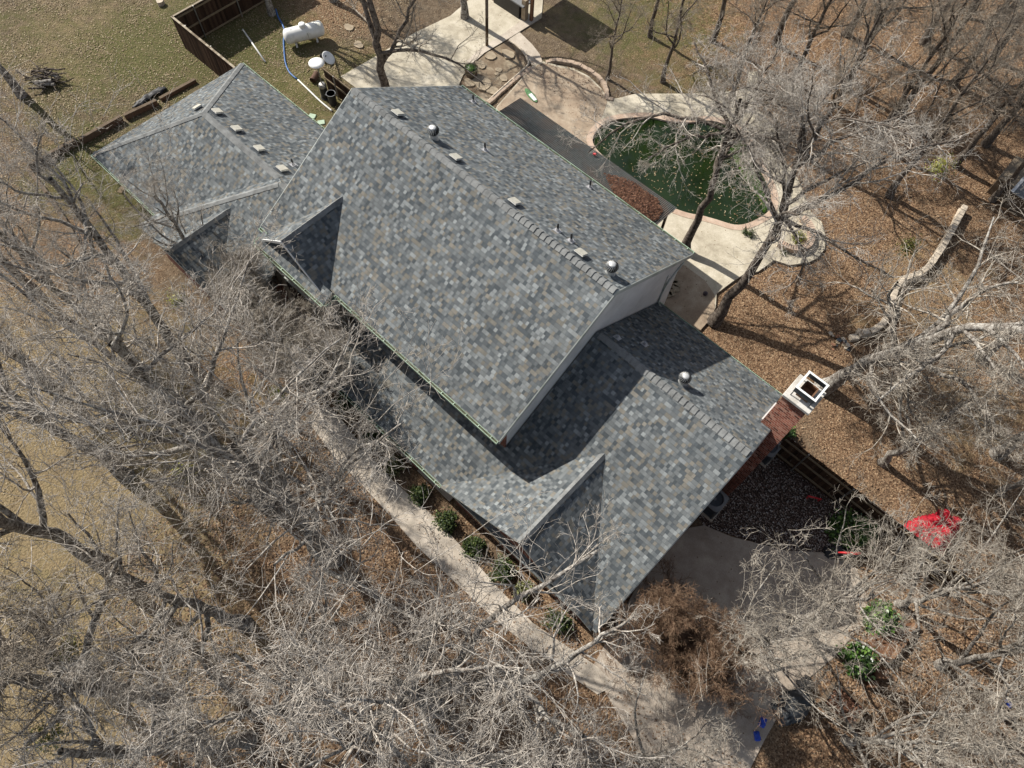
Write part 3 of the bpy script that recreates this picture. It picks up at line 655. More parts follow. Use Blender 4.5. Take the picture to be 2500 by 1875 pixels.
# walls
def gable_body(b, u0, u1, v0, v1, vr, zr, s0, s1, drop=.17):
    b.extrude([(u0, v0, 0), (u0, v1, 0), (u0, v1, zr - s1 * (v1 - vr) - drop), (u0, vr, zr - drop), (u0, v0, zr - s0 * (vr - v0) - drop)], (u1 - u0, 0, 0))
b = MB(); gable_body(b, -6.38, 6.38, -4.96, 5.02, 0, zA, sA, sA)
wall = b.build('wall', M['siding'], house); tag(wall, 'white sided gable wall above the lower roof')
b = MB(); b.box((6.397, 4.2, 3.3), (.03, .075, 2.6), rz=0); b.tube([(6.42, 5.2, 4.55), (6.42, 4.35, 4.0), (6.42, 4.2, 3.7), (6.42, 4.15, 2.85), (6.6, 4.0, 2.9)], .035, 8)
b.build('downspout', M['trim'], wall)
b = MB(); b.box((2.05, -5.0, 3.95), (8.7, .08, 1.5)); fw_ = b.build('wall', M['brick'], house); tag(fw_, 'upper brick wall under the front gutter')
for u in (-.6, 1.6, 3.9):
    b = MB(); b.box((u, -5.06, 3.75), (1.05, .06, 1.1)); w_ = b.build('window', M['trim'], house)
    b = MB(); b.box((u, -5.10, 3.75), (.92, .03, .96)); b.build('pane', M['glass'], w_)
b = MB(); b.box((-4.04, -5.47, 2.35), (3.72, .98, 4.7)); bay = b.build('wall', M['stucco'], house); tag(bay, 'cream bay wall below the small gable')
b = MB(); b.box((-4.04, -5.985, 2.2), (1.9, .06, 2.6)); w_ = b.build('window', M['trim'], house)
b = MB(); b.box((-4.04, -6.022, 2.2), (1.7, .02, 2.4)); b.build('pane', M['glass'], w_)
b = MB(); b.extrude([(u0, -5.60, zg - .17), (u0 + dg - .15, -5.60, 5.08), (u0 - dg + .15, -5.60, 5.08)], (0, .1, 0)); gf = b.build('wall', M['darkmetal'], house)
b = MB(); gable_body(b, 6.40, 12.70, -4.6, 3.85, -.43, 6.0, .6, .702)
b.box((9.0, -5.8, .75), (7.4, 2.5, 1.5)); rw = b.build('wall', M['brick'], house); tag(rw, 'red brick walls of the right wing')
b = MB(); b.extrude([(u2 - 3.5, -7.16, 0), (u2 + 3.1, -7.16, 0), (u2 + 3.1, -7.16, 2.0), (u2, -7.16, 4.2), (u2 - 3.5, -7.16, 2.0)], (0, .12, 0)); gw = b.build('wall', M['brick'], house)
for u in (7.6, 10.4):
    b = MB(); b.box((u, -7.18, 1.15), (1.5, .06, 1.3)); w_ = b.build('window', M['trim'], house); b = MB(); b.box((u, -7.22, 1.15), (1.36, .03, 1.16)); b.build('pane', M['glass'], w_)
for u in (-1.4, 1.2, 3.6):
    b = MB(); b.box((u, -7.15, .85), (.3, .3, 1.7)); b.build('porch_post', M['brick'], house)
b = MB(); b.box((2.0, -6.2, .06), (7.2, 2.2, .12)); b.build('porch_floor', M['conc_walk'], house)
b = MB(); b.box((-11.7, -3.4, 1.15), (10.4, 7.7, 2.3)); b.box((-8.8, -6.1, 1.15), (6.3, 4.2, 2.3)); lw = b.build('wall', M['brick'], house); tag(lw, 'brick walls of the left wing')
b = MB(); b.extrude([(u3 - 2.0, -8.22, 2.2), (u3 + 2.0, -8.22, 2.2), (u3, -8.22, 3.85)], (0, .1, 0)); b.build('wall', M['siding'], house)
# chimney
b = MB(); b.extrude([(12.60, .55, 0), (12.60, .55, 2.1), (12.60, 2.08, 5.75), (12.60, 2.08, 6.05), (12.60, 3.0, 6.05), (12.60, 3.3, 5.2), (12.60, 3.3, 0)], (.92, 0, 0))
ch = b.build('chimney', M['brick'], house); tag(ch, 'red brick chimney with sloped shoulder and pale cap')
b = MB(); b.box((13.08, 2.55, 6.12), (1.06, 1.08, .13), bev=.015); b.build('cap_slab', concrete_mat('chimney_cap_mortar', (.20, .17, .13), (.48, .46, .42), (.60, .59, .56), 2.2), ch)
cz = 6.19; cu, cv = 13.09, 2.56
b = MB()
hw, hl = .36, .40
for sx, sy in ((1, 1), (1, -1), (-1, 1), (-1, -1)): b.box((cu + sx * (hw - .02), cv + sy * (hl - .02), cz + .2), (.035, .035, .4))
for s_ in (1, -1):
    b.box((cu, cv + s_ * hl, cz + .44), (2 * hw - .02, .025, .26)); b.box((cu + s_ * hw, cv, cz + .44), (.025, 2 * hl + .025, .26))
b.build('chimney_cap', M['darkmetal'], ch)
b = MB()
for s_ in (1, -1):
    b.box((cu, cv + s_ * (hl - .01), cz + .58), (2 * hw + .08, .07, .02)); b.box((cu + s_ * (hw - .0), cv, cz + .582), (.07, 2 * hl - .1, .02))
b.build('cap_rim', M['white_metal'], ch)
b = MB()
for s_ in (1, -1):
    b.box((cu, cv + s_ * .24, cz + .16), (.46, .05, .3)); b.box((cu + s_ * .22, cv, cz + .16), (.05, .42, .3))
b.box((cu, cv, cz + .03), (.38, .42, .04)); b.build('flue', M['terr'], ch)
b = MB(); b.extrude([(12.545, 1.66, zr_back(1.66) + .01), (12.545, 3.25, zr_back(3.25) + .01), (12.545, 3.25, zr_back(3.25) + .16), (12.545, 1.66, zr_back(1.66) + .16)], (.05, 0, 0)); b.build('flashing', M['white_metal'], ch)

# patio cover
pc = empty('patio_cover', (-.8, 7, 0), 'dark corrugated patio cover with a heap of brown leaves beside the pool', 'patio cover')
nu = 1150; us = np.linspace(-5.45, 4.02, nu); rows = [(5.12, 3.32), (6.3, 3.2), (7.4, 3.09), (8.48, 2.98)]
V = []
for (v, z) in rows:
    zz = z + .014 * np.sin(us * 2 * np.pi / .083); V.append(np.stack([us, np.full(nu, v), zz], 1))
V = np.concatenate(V) - np.array([-.8, 7, 0]); Fq = []
for r_ in range(3):
    a = np.arange(nu - 1) + r_ * nu; Fq.append(np.stack([a, a + 1, a + nu + 1, a + nu], 1))
cm = NT('corrugated_sheet', .6, .35); ob = cm.coord()
cm.col(cm.mix(cm.ramp(cm.noise(ob, .8, 7, .7, .6), [(.42, (0, 0, 0)), (.62, (.8, .8, .8))]), cm.ramp(cm.noise(ob, 7, 5, .7), [(.3, (.045, .05, .05)), (.7, (.11, .12, .115))]), (.10, .075, .06)))
mesh_np('roof_panel', V, np.concatenate(Fq), cm.mat, pc, smooth=True)
b = MB(); b.box((-.7, 8.36, 2.86), (9.3, .1, .2)); b.box((-.7, 5.16, 3.2), (9.3, .08, .16))
for u in np.arange(-5.2, 4.1, .78): b.extrude([(u, 5.2, 3.26), (u, 8.3, 2.95), (u, 8.3, 2.82), (u, 5.2, 3.13)], (.06, 0, 0))
b.build('rafter', M['timber'], pc)
for u in (-5.2, -2.2, .8, 3.7):
    b = MB(); b.box((u, 8.36, 1.43), (.1, .1, 2.66)); b.build('post', M['timber'], pc)
# ------------------------------------------------------------------ bare trees
def grow(rng, P, Rd, n, t0, ratio, ang, npts, up, wob, rr, tip=.35, rmin=.003, lmin=.0, pair=False):
    """children of many branches at once. P (N,m,3) polylines, Rd (N,m) radii"""
    N, m, _ = P.shape
    seg = np.linalg.norm(np.diff(P, axis=1), axis=2).sum(1)
    k = np.tile(np.arange(n), (N, 1)); t = t0 + (1 - t0) * (k + rng.uniform(.1, .9, (N, n))) / n
    x = t * (m - 1); i = np.minimum(x.astype(int), m - 2); f = (x - i)[..., None]; rows = np.arange(N)[:, None]
    A, B = P[rows, i], P[rows, i + 1]; pos = A * (1 - f) + B * f
    tan = B - A; tan /= np.linalg.norm(tan, axis=2, keepdims=True) + 1e-9
    r = Rd[rows, i] * (1 - f[..., 0]) + Rd[rows, i + 1] * f[..., 0]
    ref = rng.normal(size=(N, n, 3)); a = np.cross(tan, ref); a /= np.linalg.norm(a, axis=2, keepdims=True) + 1e-9
    an = rng.normal(ang[0], ang[1], (N, n, 1)); d = tan * np.cos(an) + a * np.sin(an)
    L = seg[:, None] * ratio * (1.08 - .55 * t) * rng.uniform(.65, 1.3, (N, n)); L = np.maximum(L, lmin)
    pos = pos.reshape(-1, 3); d = d.reshape(-1, 3); L = L.reshape(-1); r0 = np.maximum(r.reshape(-1) * rr, rmin)
    Q = np.empty((N * n, npts + 1, 3)); Q[:, 0] = pos
    bend = rng.normal(size=(N * n, 3)) * wob * .8
    for s in range(npts):
        d = d + rng.normal(size=d.shape) * wob + bend * .5 + np.array([0, 0, up]); d /= np.linalg.norm(d, axis=1, keepdims=True)
        Q[:, s + 1] = Q[:, s] + d * (L / npts)[:, None]
    w = np.linspace(1, tip, npts + 1)[None, :]
    return Q, np.maximum(r0[:, None] * w, rmin * .6)
def tubes(sets, sides):
    """one vertex/quad array for many polylines"""
    Vs, Fs, b = [], [], 0
    for (P, Rd), k in zip(sets, sides):
        N, m, _ = P.shape
        T = np.empty_like(P); T[:, 1:-1] = P[:, 2:] - P[:, :-2]; T[:, 0] = P[:, 1] - P[:, 0]; T[:, -1] = P[:, -1] - P[:, -2]
        T /= np.linalg.norm(T, axis=2, keepdims=True) + 1e-9
        ref = np.where(np.abs(T[:, :1, 2:3]) < .8, np.array([0, 0, 1.0]), np.array([1.0, 0, 0])); ref = np.broadcast_to(ref, T.shape)
        a = np.cross(T, ref); a /= np.linalg.norm(a, axis=2, keepdims=True) + 1e-9; c = np.cross(T, a)
        an = np.arange(k) * 2 * np.pi / k
        V = P[:, :, None, :] + Rd[:, :, None, None] * (a[:, :, None, :] * np.cos(an)[None, None, :, None] + c[:, :, None, :] * np.sin(an)[None, None, :, None])
        Vs.append(V.reshape(-1, 3))
        base = b + (np.arange(N) * m * k)[:, None, None] + (np.arange(m - 1) * k)[None, :, None]
        j = np.arange(k)[None, None, :]; j2 = (np.arange(k) + 1) % k
        q = np.stack([base + j, base + j2[None, None, :], base + k + j2[None, None, :], base + k + j], 3)
        Fs.append(q.reshape(-1, 4)); b += N * m * k
    return np.concatenate(Vs), np.concatenate(Fs)
def poly_resample(pts, m):
    P = np.array(pts, float)
    if len(P) > 2:
        out = []; n = len(P)
        for i in range(n - 1):
            a, b, c, d = P[max(i - 1, 0)], P[i], P[i + 1], P[min(i + 2, n - 1)]
            for t in np.linspace(0, 1, 9)[:-1]: out.append(.5 * ((2 * b) + (-a + c) * t + (2 * a - 5 * b + 4 * c - d) * t * t + (-a + 3 * b - 3 * c + d) * t ** 3))
        out.append(P[-1]); P = np.array(out)
    s = np.r_[0, np.cumsum(np.linalg.norm(np.diff(P, axis=0), axis=1))]; q = np.linspace(0, s[-1], m)
    return np.stack([np.interp(q, s, P[:, j]) for j in range(3)], 1)
def make_tree(name, label, seed, trunk, r0, limbs=8, limb_len=.62, group=None, mats=('bark', 'twig'), dens=1.0, limb_ang=(.95, .25), up=.10, t0=.42, stems=None, wob=.2, fine=1.0, cat='tree', loc=None, spread=1.0, tips=3):
    """trunk: list of world points from the base up. stems: extra main limbs as world point lists with a start radius"""
    rng = np.random.default_rng(seed)
    base = np.array(trunk[0], float) if loc is None else np.array(loc, float)
    T = poly_resample(trunk, 14) - base; T[1:-1] += rng.normal(0, .05, (12, 3)) * np.array([1, 1, .3])
    Lt = np.linalg.norm(np.diff(T, axis=0), axis=1).sum()
    rt = r0 * np.linspace(1, .32, 14); rt[0] *= 1.45; rt[1] *= 1.12
    P0, R0 = T[None], rt[None]
    L1 = [grow(rng, P0, R0, limbs, t0, limb_len, limb_ang, 9, up, wob * .8, .62, .25)]
    mains = [L1[0]]
    if stems:
        for pts, rs in stems:
            S = poly_resample(pts, 10) - base; S[1:-1] += rng.normal(0, .05, (8, 3)); mains.append((S[None], (rs * np.linspace(1, .3, 10))[None]))
    P1 = np.concatenate([a[0] for a in mains]); R1 = np.concatenate([a[1] for a in mains])
    tipP = T[None, -5:]; tipR = rt[None, -5:]
    n2 = max(3, int(8 * dens)); P2, R2 = grow(rng, P1, R1, n2, .18, .46, (.85, .25), 6, up * .7, wob, .55, .3, .008)
    P3, R3 = grow(rng, np.concatenate([P2, grow(rng, tipP, tipR, 8, .1, 1.6, (.8, .3), 6, .05, wob, .5, .3, .008)[0]]), np.concatenate([R2, np.full((8, 7), .02)]), max(3, int(6 * dens)), .12, .55, (.8, .25), 5, up * .5, wob, .55, .4, .0055)
    P4, R4 = grow(rng, P3, R3, 4, .1, .62, (.75, .25), 4, up * .35, wob * .9, .65, .5, .0062 * fine)
    P5, R5 = grow(rng, P4, R4, tips, .1, .62, (.7, .25), 3, up * .3, wob * .9, .75, .6, .0055 * fine, lmin=.2)
    e = empty(name, tuple(base), label, cat, group)
    V, Fq = tubes([(P0, R0), (P1, R1)], [9, 7]); mesh_np('trunk', V, Fq, M[mats[0]], e, smooth=True)
    V, Fq = tubes([(P2, R2), (P3, R3), (P4, R4), (P5, R5)], [5, 4, 3, 3]); mesh_np('crown', V, Fq, M[mats[1]], e)
    return e
def up_trunk(x, y, zf, h, lean=(0, 0)):
    """fork seen at photo position x, y at height zf; returns trunk points base..top"""
    f = g(x, y, zf); b = np.array([f[0] - lean[0] * zf, f[1] - lean[1] * zf, 0.0]); top = f + np.array([lean[0], lean[1], 1]) * (h - zf)
    return [b, b + (f - b) * .5, f, f + (top - f) * .5, top]
n_copies = {}
def plant_copy(src, x, y, zf, rz, sc, label=None, group=None):
    f = g(x, y, zf); c = copy_tree(src); c.location = (f[0], f[1], 0); c.rotation_euler = (0, 0, rz); c.scale = (sc, sc, sc * random.uniform(.92, 1.06))
    if label: c['label'] = label
    if group: c['group'] = group
    return c
random.seed(11)
WOODS = 'bare trees of the woods around the house'

# trees one can tell apart, each grown on its own trunk
b0 = g(938, 262)[:2]
make_tree('bare_tree', 'dark trunked tree standing on the cream patio behind the main ridge', 21, [(-12.3, 5.6, 0), (-12.45, 5.7, 2.2), (-12.5, 5.8, 4.2), (-12.9, 6.0, 6.5), (-13.2, 6.4, 9.0)], .24, 6, .62, mats=('barkd', 'twigd'), stems=[([(-12.45, 5.7, 2.3), (-11.7, 6.3, 3.8), (-11.2, 6.9, 5.4), (-10.4, 7.3, 7.0)], .13), ([(-12.45, 5.75, 3.2), (-13.6, 6.2, 5.0), (-14.6, 7.0, 7.4)], .15), ([(-12.4, 5.75, 3.0), (-10.8, 6.0, 4.0), (-9.2, 6.4, 4.5), (-7.6, 6.9, 4.4), (-6.6, 7.2, 3.8)], .10)], t0=.55, dens=.9)
p1 = g(1480, 545); p2 = g(1545, 390, 4.6); p3 = g(1575, 285, 7.0); p4 = g(1600, 215, 9.2)
make_tree('bare_tree', 'slim dark trunk leaning from the house corner over the green pool', 22, [p1, (p1 + p2) / 2 + np.array([-.1, 0, 0]), p2, p3, p4], .20, 11, .60, mats=('barkd', 'twig'), t0=.5, up=-.005, limb_ang=(1.15, .25), stems=[([p3, g(1450, 250, 7.2), g(1350, 270, 6.8), g(1270, 330, 5.6)], .09), ([p3, g(1480, 300, 7), g(1400, 340, 6.2)], .08), ([p3, g(1640, 180, 8.2), g(1690, 90, 9.2)], .10), ([p3, g(1540, 190, 8), g(1500, 90, 9)], .09)], dens=1.15)
p1 = g(1540, 697); p2 = g(1620, 585, 3.0); p3 = g(1690, 470, 5.6); p4 = g(1720, 360, 7.8); p5 = g(1780, 250, 9.5)
make_tree('bare_tree', 'leaning tree rooted beside the tan side patio with a pale wide crown', 23, [p1, p2, p3, p4, p5], .24, 10, .62, t0=.45, up=.02, limb_ang=(1.1, .25), mats=('barkd', 'twig'), stems=[([p3, g(1760, 440, 6.2), g(1830, 400, 7.4), g(1960, 330, 8.6), g(2080, 300, 9.2)], .12), ([p3, g(1760, 500, 6), g(1850, 560, 6.6), g(1930, 600, 6.6)], .09), ([p3, g(1690, 330, 7.5), g(1660, 240, 8.6)], .09), ([p4, g(1840, 290, 8.5), g(1980, 240, 9.5)], .1), ([p3, g(1740, 560, 5.2), g(1690, 640, 4.6)], .07)], dens=1.1)
p1 = g(1775, 838); p2 = g(1880, 780, 3.2); p3 = g(2000, 735, 6.0); p4 = g(2120, 705, 8.0); p5 = g(2260, 720, 9.6)
make_tree('bare_tree', 'thick tree leaning away from behind the brick chimney', 24, [p1, p2, p3, p4, p5], .30, 9, .55, t0=.35, up=.05, mats=('bark', 'twig2'), stems=[([p2, g(1990, 790, 5), g(2080, 830, 6.2), g(2140, 900, 6.8)], .13), ([p3, g(2100, 640, 7.6), g(2200, 610, 8.6)], .13), ([p2, g(1890, 850, 4.2), g(1930, 900, 4.6), g(1990, 960, 5.2)], .09), ([p4, g(2190, 760, 9), g(2240, 830, 9.4)], .09)], dens=1.0)
p1 = g(1905, 1000); p2 = g(1960, 960, 2.2); p3 = g(2050, 900, 4.5)
make_tree('bare_tree', 'small pale tree leaning over leaves right of the dark side fence', 25, [p1, p2, p3, g(2110, 850, 6.2)], .15, 9, .75, t0=.2, mats=('bark', 'twig2'), dens=.9)
# front yard, seen almost straight down
make_tree('bare_tree', 'tall many limbed tree between the left lawn and the front walk', 31, up_trunk(478, 985, 5.0, 12.5, (-.02, .0)), .30, 11, .58, group=WOODS, stems=[([g(478, 985, 5), g(560, 920, 7), g(660, 860, 9), g(760, 790, 10.6)], .14), ([g(478, 985, 5), g(430, 900, 6.8), g(360, 850, 8), g(280, 800, 9.6)], .14), ([g(478, 985, 4.6), g(420, 1010, 6), g(370, 1045, 7.0)], .10)], dens=1.1)
make_tree('bare_tree', 'grey tree at the lower middle whose thick limb bends toward the driveway', 32, up_trunk(905, 1500, 4.6, 11.5), .30, 8, .6, stems=[([g(905, 1500, 4.6), g(1000, 1482, 6.0), g(1110, 1478, 7.0), g(1170, 1545, 8.0), g(1260, 1590, 9.2)], .17), ([g(940, 1490, 5.2), g(1010, 1400, 7), g(1060, 1335, 8), g(1170, 1260, 9), g(1290, 1190, 9.6)], .13), ([g(1110, 1478, 7.0), g(1230, 1420, 8.4), g(1370, 1330, 9.6)], .11), ([g(930, 1490, 5.0), g(925, 1350, 7.6), g(950, 1250, 9)], .07)], dens=1.1, up=.06)
make_tree('bare_tree', 'broad pale crown over brown leaves left of the front walk', 33, up_trunk(655, 1130, 5.2, 12.0), .27, 10, .62, stems=[([g(655, 1130, 5.2), g(700, 1225, 7), g(800, 1280, 8.4), g(900, 1340, 9.5)], .12), ([g(655, 1130, 5.2), g(560, 1090, 7), g(470, 1080, 8.5)], .1), ([g(655, 1130, 5), g(750, 1000, 7.4), g(840, 940, 9)], .09)], dens=1.0)
make_tree('bare_tree', 'stout grey trunk with dark forks above dry straw at lower left', 34, up_trunk(150, 1480, 6.0, 12.0, (-.02, .0)), .30, 9, .55, mats=('bark', 'twigd'), stems=[([g(150, 1480, 6), g(190, 1400, 7.6), g(215, 1290, 9), g(260, 1200, 10)], .14), ([g(150, 1480, 6), g(90, 1390, 7.6), g(20, 1310, 9)], .15)], dens=.9)
make_tree('bare_tree', 'bottom edge tree with a thick pale limb curving right', 35, up_trunk(930, 1650, 4.5, 11), .28, 8, .6, stems=[([g(930, 1650, 4.5), g(1060, 1635, 6), g(1160, 1650, 7.2), g(1300, 1640, 8.6)], .17)], dens=1.0, up=.05)
# one tree of each further kind, then copies set out around the plot
wide = make_tree('bare_tree', 'bare tree with grey twigs standing in the front woods', 41, [(0, 0, 0), (.1, 0, 2.5), (0, .15, 5), (.2, .1, 7.5), (.1, 0, 10.5)], .24, 10, .60, group=WOODS, dens=.9, t0=.38)
tall = make_tree('bare_tree', 'bare tree with grey twigs standing in the front woods', 42, [(0, 0, 0), (-.1, .2, 3), (.25, .1, 6), (.1, .3, 9), (.3, .2, 12.0)], .25, 12, .48, group=WOODS, dens=.85, t0=.36, limb_ang=(.85, .2))
brushy = make_tree('bare_tree', 'multi stemmed tree with fine tan twigs above the driveway side', 43, [(0, 0, 0), (0, .1, .8), (.1, 0, 1.6), (.1, .1, 3.0), (.15, .1, 6.5)], .14, 14, .85, mats=('bark', 'twig2'), dens=.72, t0=.08, limb_ang=(.6, .18), up=.09, wob=.13, fine=1.0, tips=3)
dark = make_tree('bare_tree', 'brown grey tree in the thicket beyond the pool', 44, [(0, 0, 0), (.1, 0, 2.5), (-.1, .15, 5), (.1, .1, 7.5), (.1, 0, 10.5)], .20, 10, .55, mats=('barkd', 'twigd'), dens=1.1, t0=.3, limb_ang=(.8, .2))
first = dict(wide=True, tall=True, brushy=True, dark=True)
def put(src, key, x, y, zf, rz, sc, label, group):
    if first[key]:
        first[key] = False; f = g(x, y, zf); src.location = (f[0], f[1], 0); src.rotation_euler = (0, 0, rz); src.scale = (sc, sc, sc); src['label'] = label; src['group'] = group
    else: plant_copy(src, x, y, zf, rz, sc, label, group)
FW = 'bare grey trees crowding the left and front of the plot'; FL = 'bare grey tree crowding the left and front yard among others alike'
for i, (x, y, zf, sc, k) in enumerate([(295, 650, 5, .95, 't'), (90, 900, 6, 1.0, 'w'), (420, 1300, 5, .95, 'w'), (640, 1560, 5, 1.0, 'w'), (420, 1600, 5, .9, 't'), (20, 1130, 6, 1.05, 't'), (-60, 700, 5, .9, 'w'), (150, 640, 4, .75, 't'), (-90, 470, 5, .8, 'w'), (-60, 60, 4, .8, 't'), (420, 560, 2.5, .55, 't'), (-40, 1400, 6, 1, 't'), (1180, 1760, 5, .95, 'w')]):
    put(wide if k == 'w' else tall, 'wide' if k == 'w' else 'tall', x, y, zf, i * 2.399 + .4, sc, FL, FW)
DG = 'multi stemmed tan twigged trees along the driveway'; DL = 'multi stemmed tan twigged tree of the cluster along the driveway'
for i, (x, y, zf, sc) in enumerate([(1740, 1330, 1.5, .95), (1620, 1400, 1.5, .8), (1985, 1290, 1.5, .9), (2080, 1430, 1.5, 1.0), (1870, 1600, 1.5, .9), (2190, 1240, 1.5, 1.0), (2040, 1620, 1.5, 1.0), (2220, 1540, 1.5, 1.0), (2210, 1040, 1.5, .8), (1400, 1640, 1.5, .85)]):
    put(brushy, 'brushy', x, y, zf, i * 2.399, sc, DL, DG)
TG = 'brown grey trees of the thicket beyond the pool'; TL = 'brown grey tree of the thicket beyond the pool'
for i, (x, y, zf, sc) in enumerate([(1600, 150, 2, .62), (1450, 110, 2, .6), (1740, 110, 2, .7), (1880, 90, 3, .85), (2010, 150, 3, .9), (2130, 80, 3, .9), (1990, 330, 3, .8), (2140, 260, 3, .85), (2240, 180, 4, .9), (1720, -10, 3, .9), (1880, -30, 3, .95), (2060, -10, 3, 1.0), (2220, 20, 3, 1.0), (1560, 20, 2, .75), (1420, 10, 2, .6), (1950, 210, 3, .8), (2230, 340, 3, .7), (1790, 240, 3, .75), (1320, 120, 1.5, .45)]):
    put(dark, 'dark', x, y, zf, i * 2.399 + 1.1, sc, TL, TG)
for i, (x, y, zf, sc, lab) in enumerate([(560, -60, 2.5, .7, 'bare tree reaching in from the top edge above the white tank'), (700, -90, 2.5, .75, 'bare tree at the top edge between the tank and the patio'), (1000, -70, 3, .8, 'bare tree at the top edge over the cream patio')]):
    plant_copy(wide, x, y, zf, i * 1.7 + .3, sc, lab, 'bare trees along the top edge')
for i, (x, y, zf, sc, lab) in enumerate([(2290, 640, 5, .9, 'bare tree reaching in from the right edge above the stone wall'), (2300, 900, 4, .9, 'bare tree at the right edge below the thick leaning limb')]):
    plant_copy(wide, x, y, zf, i * 1.7 + 2.3, sc, lab, 'bare trees along the right edge')
rust = make_tree('bare_shrub', 'rusty brown bare shrub at the front corner of the right roof', 51, [g(1405, 1375), g(1405, 1375) + [0, .05, .4], g(1405, 1375) + [.05, .1, .9], g(1405, 1375) + [.1, .1, 2.6]], .07, 18, 1.0, mats=('barkd', 'twigr'), dens=1.1, t0=.05, limb_ang=(.6, .2), up=.08, cat='shrub', tips=4)
rust2 = copy_tree(rust); rust2.location = tuple(g(1480, 1440)[:2]) + (0,); rust2.rotation_euler = (0, 0, 2.2); rust2['label'] = 'rusty brown bare shrub nearer the driveway'
crape = make_tree('bare_shrub', 'pale upright bare shrub between the bay and the front walk', 52, [g(640, 800), g(640, 800) + [0, .05, .4], g(640, 800) + [.05, .1, .9], g(640, 800) + [.1, .1, 3.4]], .07, 16, 1.0, mats=('bark', 'twig2'), dens=1.1, t0=.05, limb_ang=(.5, .15), up=.10, wob=.13, cat='shrub', tips=4)
for x, y, r_, lab in ((700, 860, 1.0, 'pale upright bare shrub beside the left end of the porch roof'), (580, 720, 2.1, 'pale upright bare shrub in front of the left wing')):
    c_ = copy_tree(crape); c_.location = tuple(g(x, y)[:2]) + (0,); c_.rotation_euler = (0, 0, r_); c_['label'] = lab
# ------------------------------------------------------------------ leaves, shrubs, litter
def leaf_mesh(name, P, size, mat, parent=None, flat=.5, seed=1, aspect=.6, loc=(0, 0, 0)):
    """many small two-triangle leaves; each has its own tone, tilt and size"""
    rng = np.random.default_rng(seed); n = len(P)
    nr = rng.normal(size=(n, 3)); nr[:, 2] = np.abs(nr[:, 2]) + flat * 3; nr /= np.linalg.norm(nr, axis=1, keepdims=True)
    a = np.cross(nr, rng.normal(size=(n, 3))); a /= np.linalg.norm(a, axis=1, keepdims=True); b = np.cross(nr, a)
    s = (size * rng.uniform(.6, 1.35, n))[:, None]; cu = nr * s * rng.uniform(-.15, .35, (n, 1))
    V = np.stack([P - a * s * .5, P + b * s * aspect * .5 + cu, P + a * s * .5, P - b * s * aspect * .5 + cu], 1).reshape(-1, 3)
    i = np.arange(n)[:, None] * 4; Fq = np.concatenate([i + np.array([[0, 1, 2, 3]])], 1)
    tone = np.repeat(np.clip(rng.beta(1.7, 2.0, n), 0, 1), 4)
    return mesh_np(name, V - np.array(root_loc(parent) if parent is not None else loc), Fq, mat, parent, loc, attr=dict(tone=tone))
def shrub(x, y, r, h, label, mat='shrub', n=1300, seed=1, leaf=.075, group=None, zb=0.0, name='evergreen_shrub'):
    c = g(x, y, h * .5); c = np.array([c[0], c[1], zb]); rng = np.random.default_rng(seed)
    e = empty(name, tuple(c), label, 'shrub', group)
    k = 26; cc = rng.normal(size=(k, 3)); cc /= np.linalg.norm(cc, axis=1, keepdims=True); cc *= rng.uniform(.45, .95, (k, 1)) ; cc[:, 2] = np.abs(cc[:, 2])
    q = rng.integers(0, k, n); P = cc[q] * .78 + rng.normal(size=(n, 3)) * .17
    P = P * np.array([r, r, h * .95]) + c; P[:, 2] = np.maximum(P[:, 2], zb + .04)
    leaf_mesh('foliage', P, leaf, M[mat], e, flat=.25, seed=seed)
    b = MB()
    for i in range(7):
        t = c + np.array([rng.normal() * r * .5, rng.normal() * r * .5, h * .75]); b.tube([c + [0, 0, -.02], (c + t) / 2 + rng.normal(size=3) * .05, t], [.02, .014, .006], 5)
    b.build('stem', M['barkd'], e); return e
FS = 'evergreen shrubs between the front walk and the house'
for i, (x, y, r_, h, lab, mt) in enumerate([
    (738, 868, .42, .8, 'dark rounded shrub at the upper end of the front walk, under the gutter', 'shrub'), (800, 945, .55, .9, 'dark green rounded shrub beside the front walk, second from its upper end', 'shrub'),
    (848, 1000, .5, .8, 'pale yellow green shrub beside the front walk near the porch gutter', 'shrubp'), (905, 1062, .5, .8, 'dark shrub behind bare twigs below the pale yellow green porch shrub', 'shrub'),
    (962, 1122, .55, .85, 'olive green shrub at the middle of the front walk', 'shrub'), (1022, 1178, .55, .9, 'green shrub below the brick gable wall, above the largest dark shrub', 'shrub'),
    (1085, 1228, .65, 1.0, 'largest dark green shrub beside the lower front walk', 'shrub'), (1132, 1272, .42, .8, 'yellow flecked shrub near the lower end of the front walk', 'shrubp'),
    (1205, 1342, .6, .9, 'green shrub at the lower end of the front walk', 'shrub')]):
    shrub(x, y, r_, h, lab, mt, 1300, 60 + i, .085, FS)
shrub(1704, 930, .42, .9, 'glossy green shrub at the foot of the brick chimney', 'magno', 700, 80, .11)
shrub(1850, 1140, 1.0, 1.5, 'wide leafy evergreen behind bare twigs beside the dark side fence', 'magno', 2600, 81, .14)
shrub(1912, 1335, .7, 1.5, 'bright green broad leaved shrub above the brown deck', 'magno', 1500, 82, .16)
shrub(1862, 1420, .7, 1.3, 'green broad leaved shrub left of the brown deck', 'magno', 1400, 83, .15)
shrub(1725, 512, .42, .5, 'yellow green mossy mound inside the round stone planter by the pool', 'mistle', 1500, 84, .07)
shrub(1618, 500, .38, .55, 'small dark shrub in the pool deck corner', 'shrub', 600, 85, .07)
shrub(1695, 545, .3, .35, 'low dark clump on the rim of the round planter', 'shrub', 350, 86, .06)
MG = 'mistletoe clumps in the bare trees'
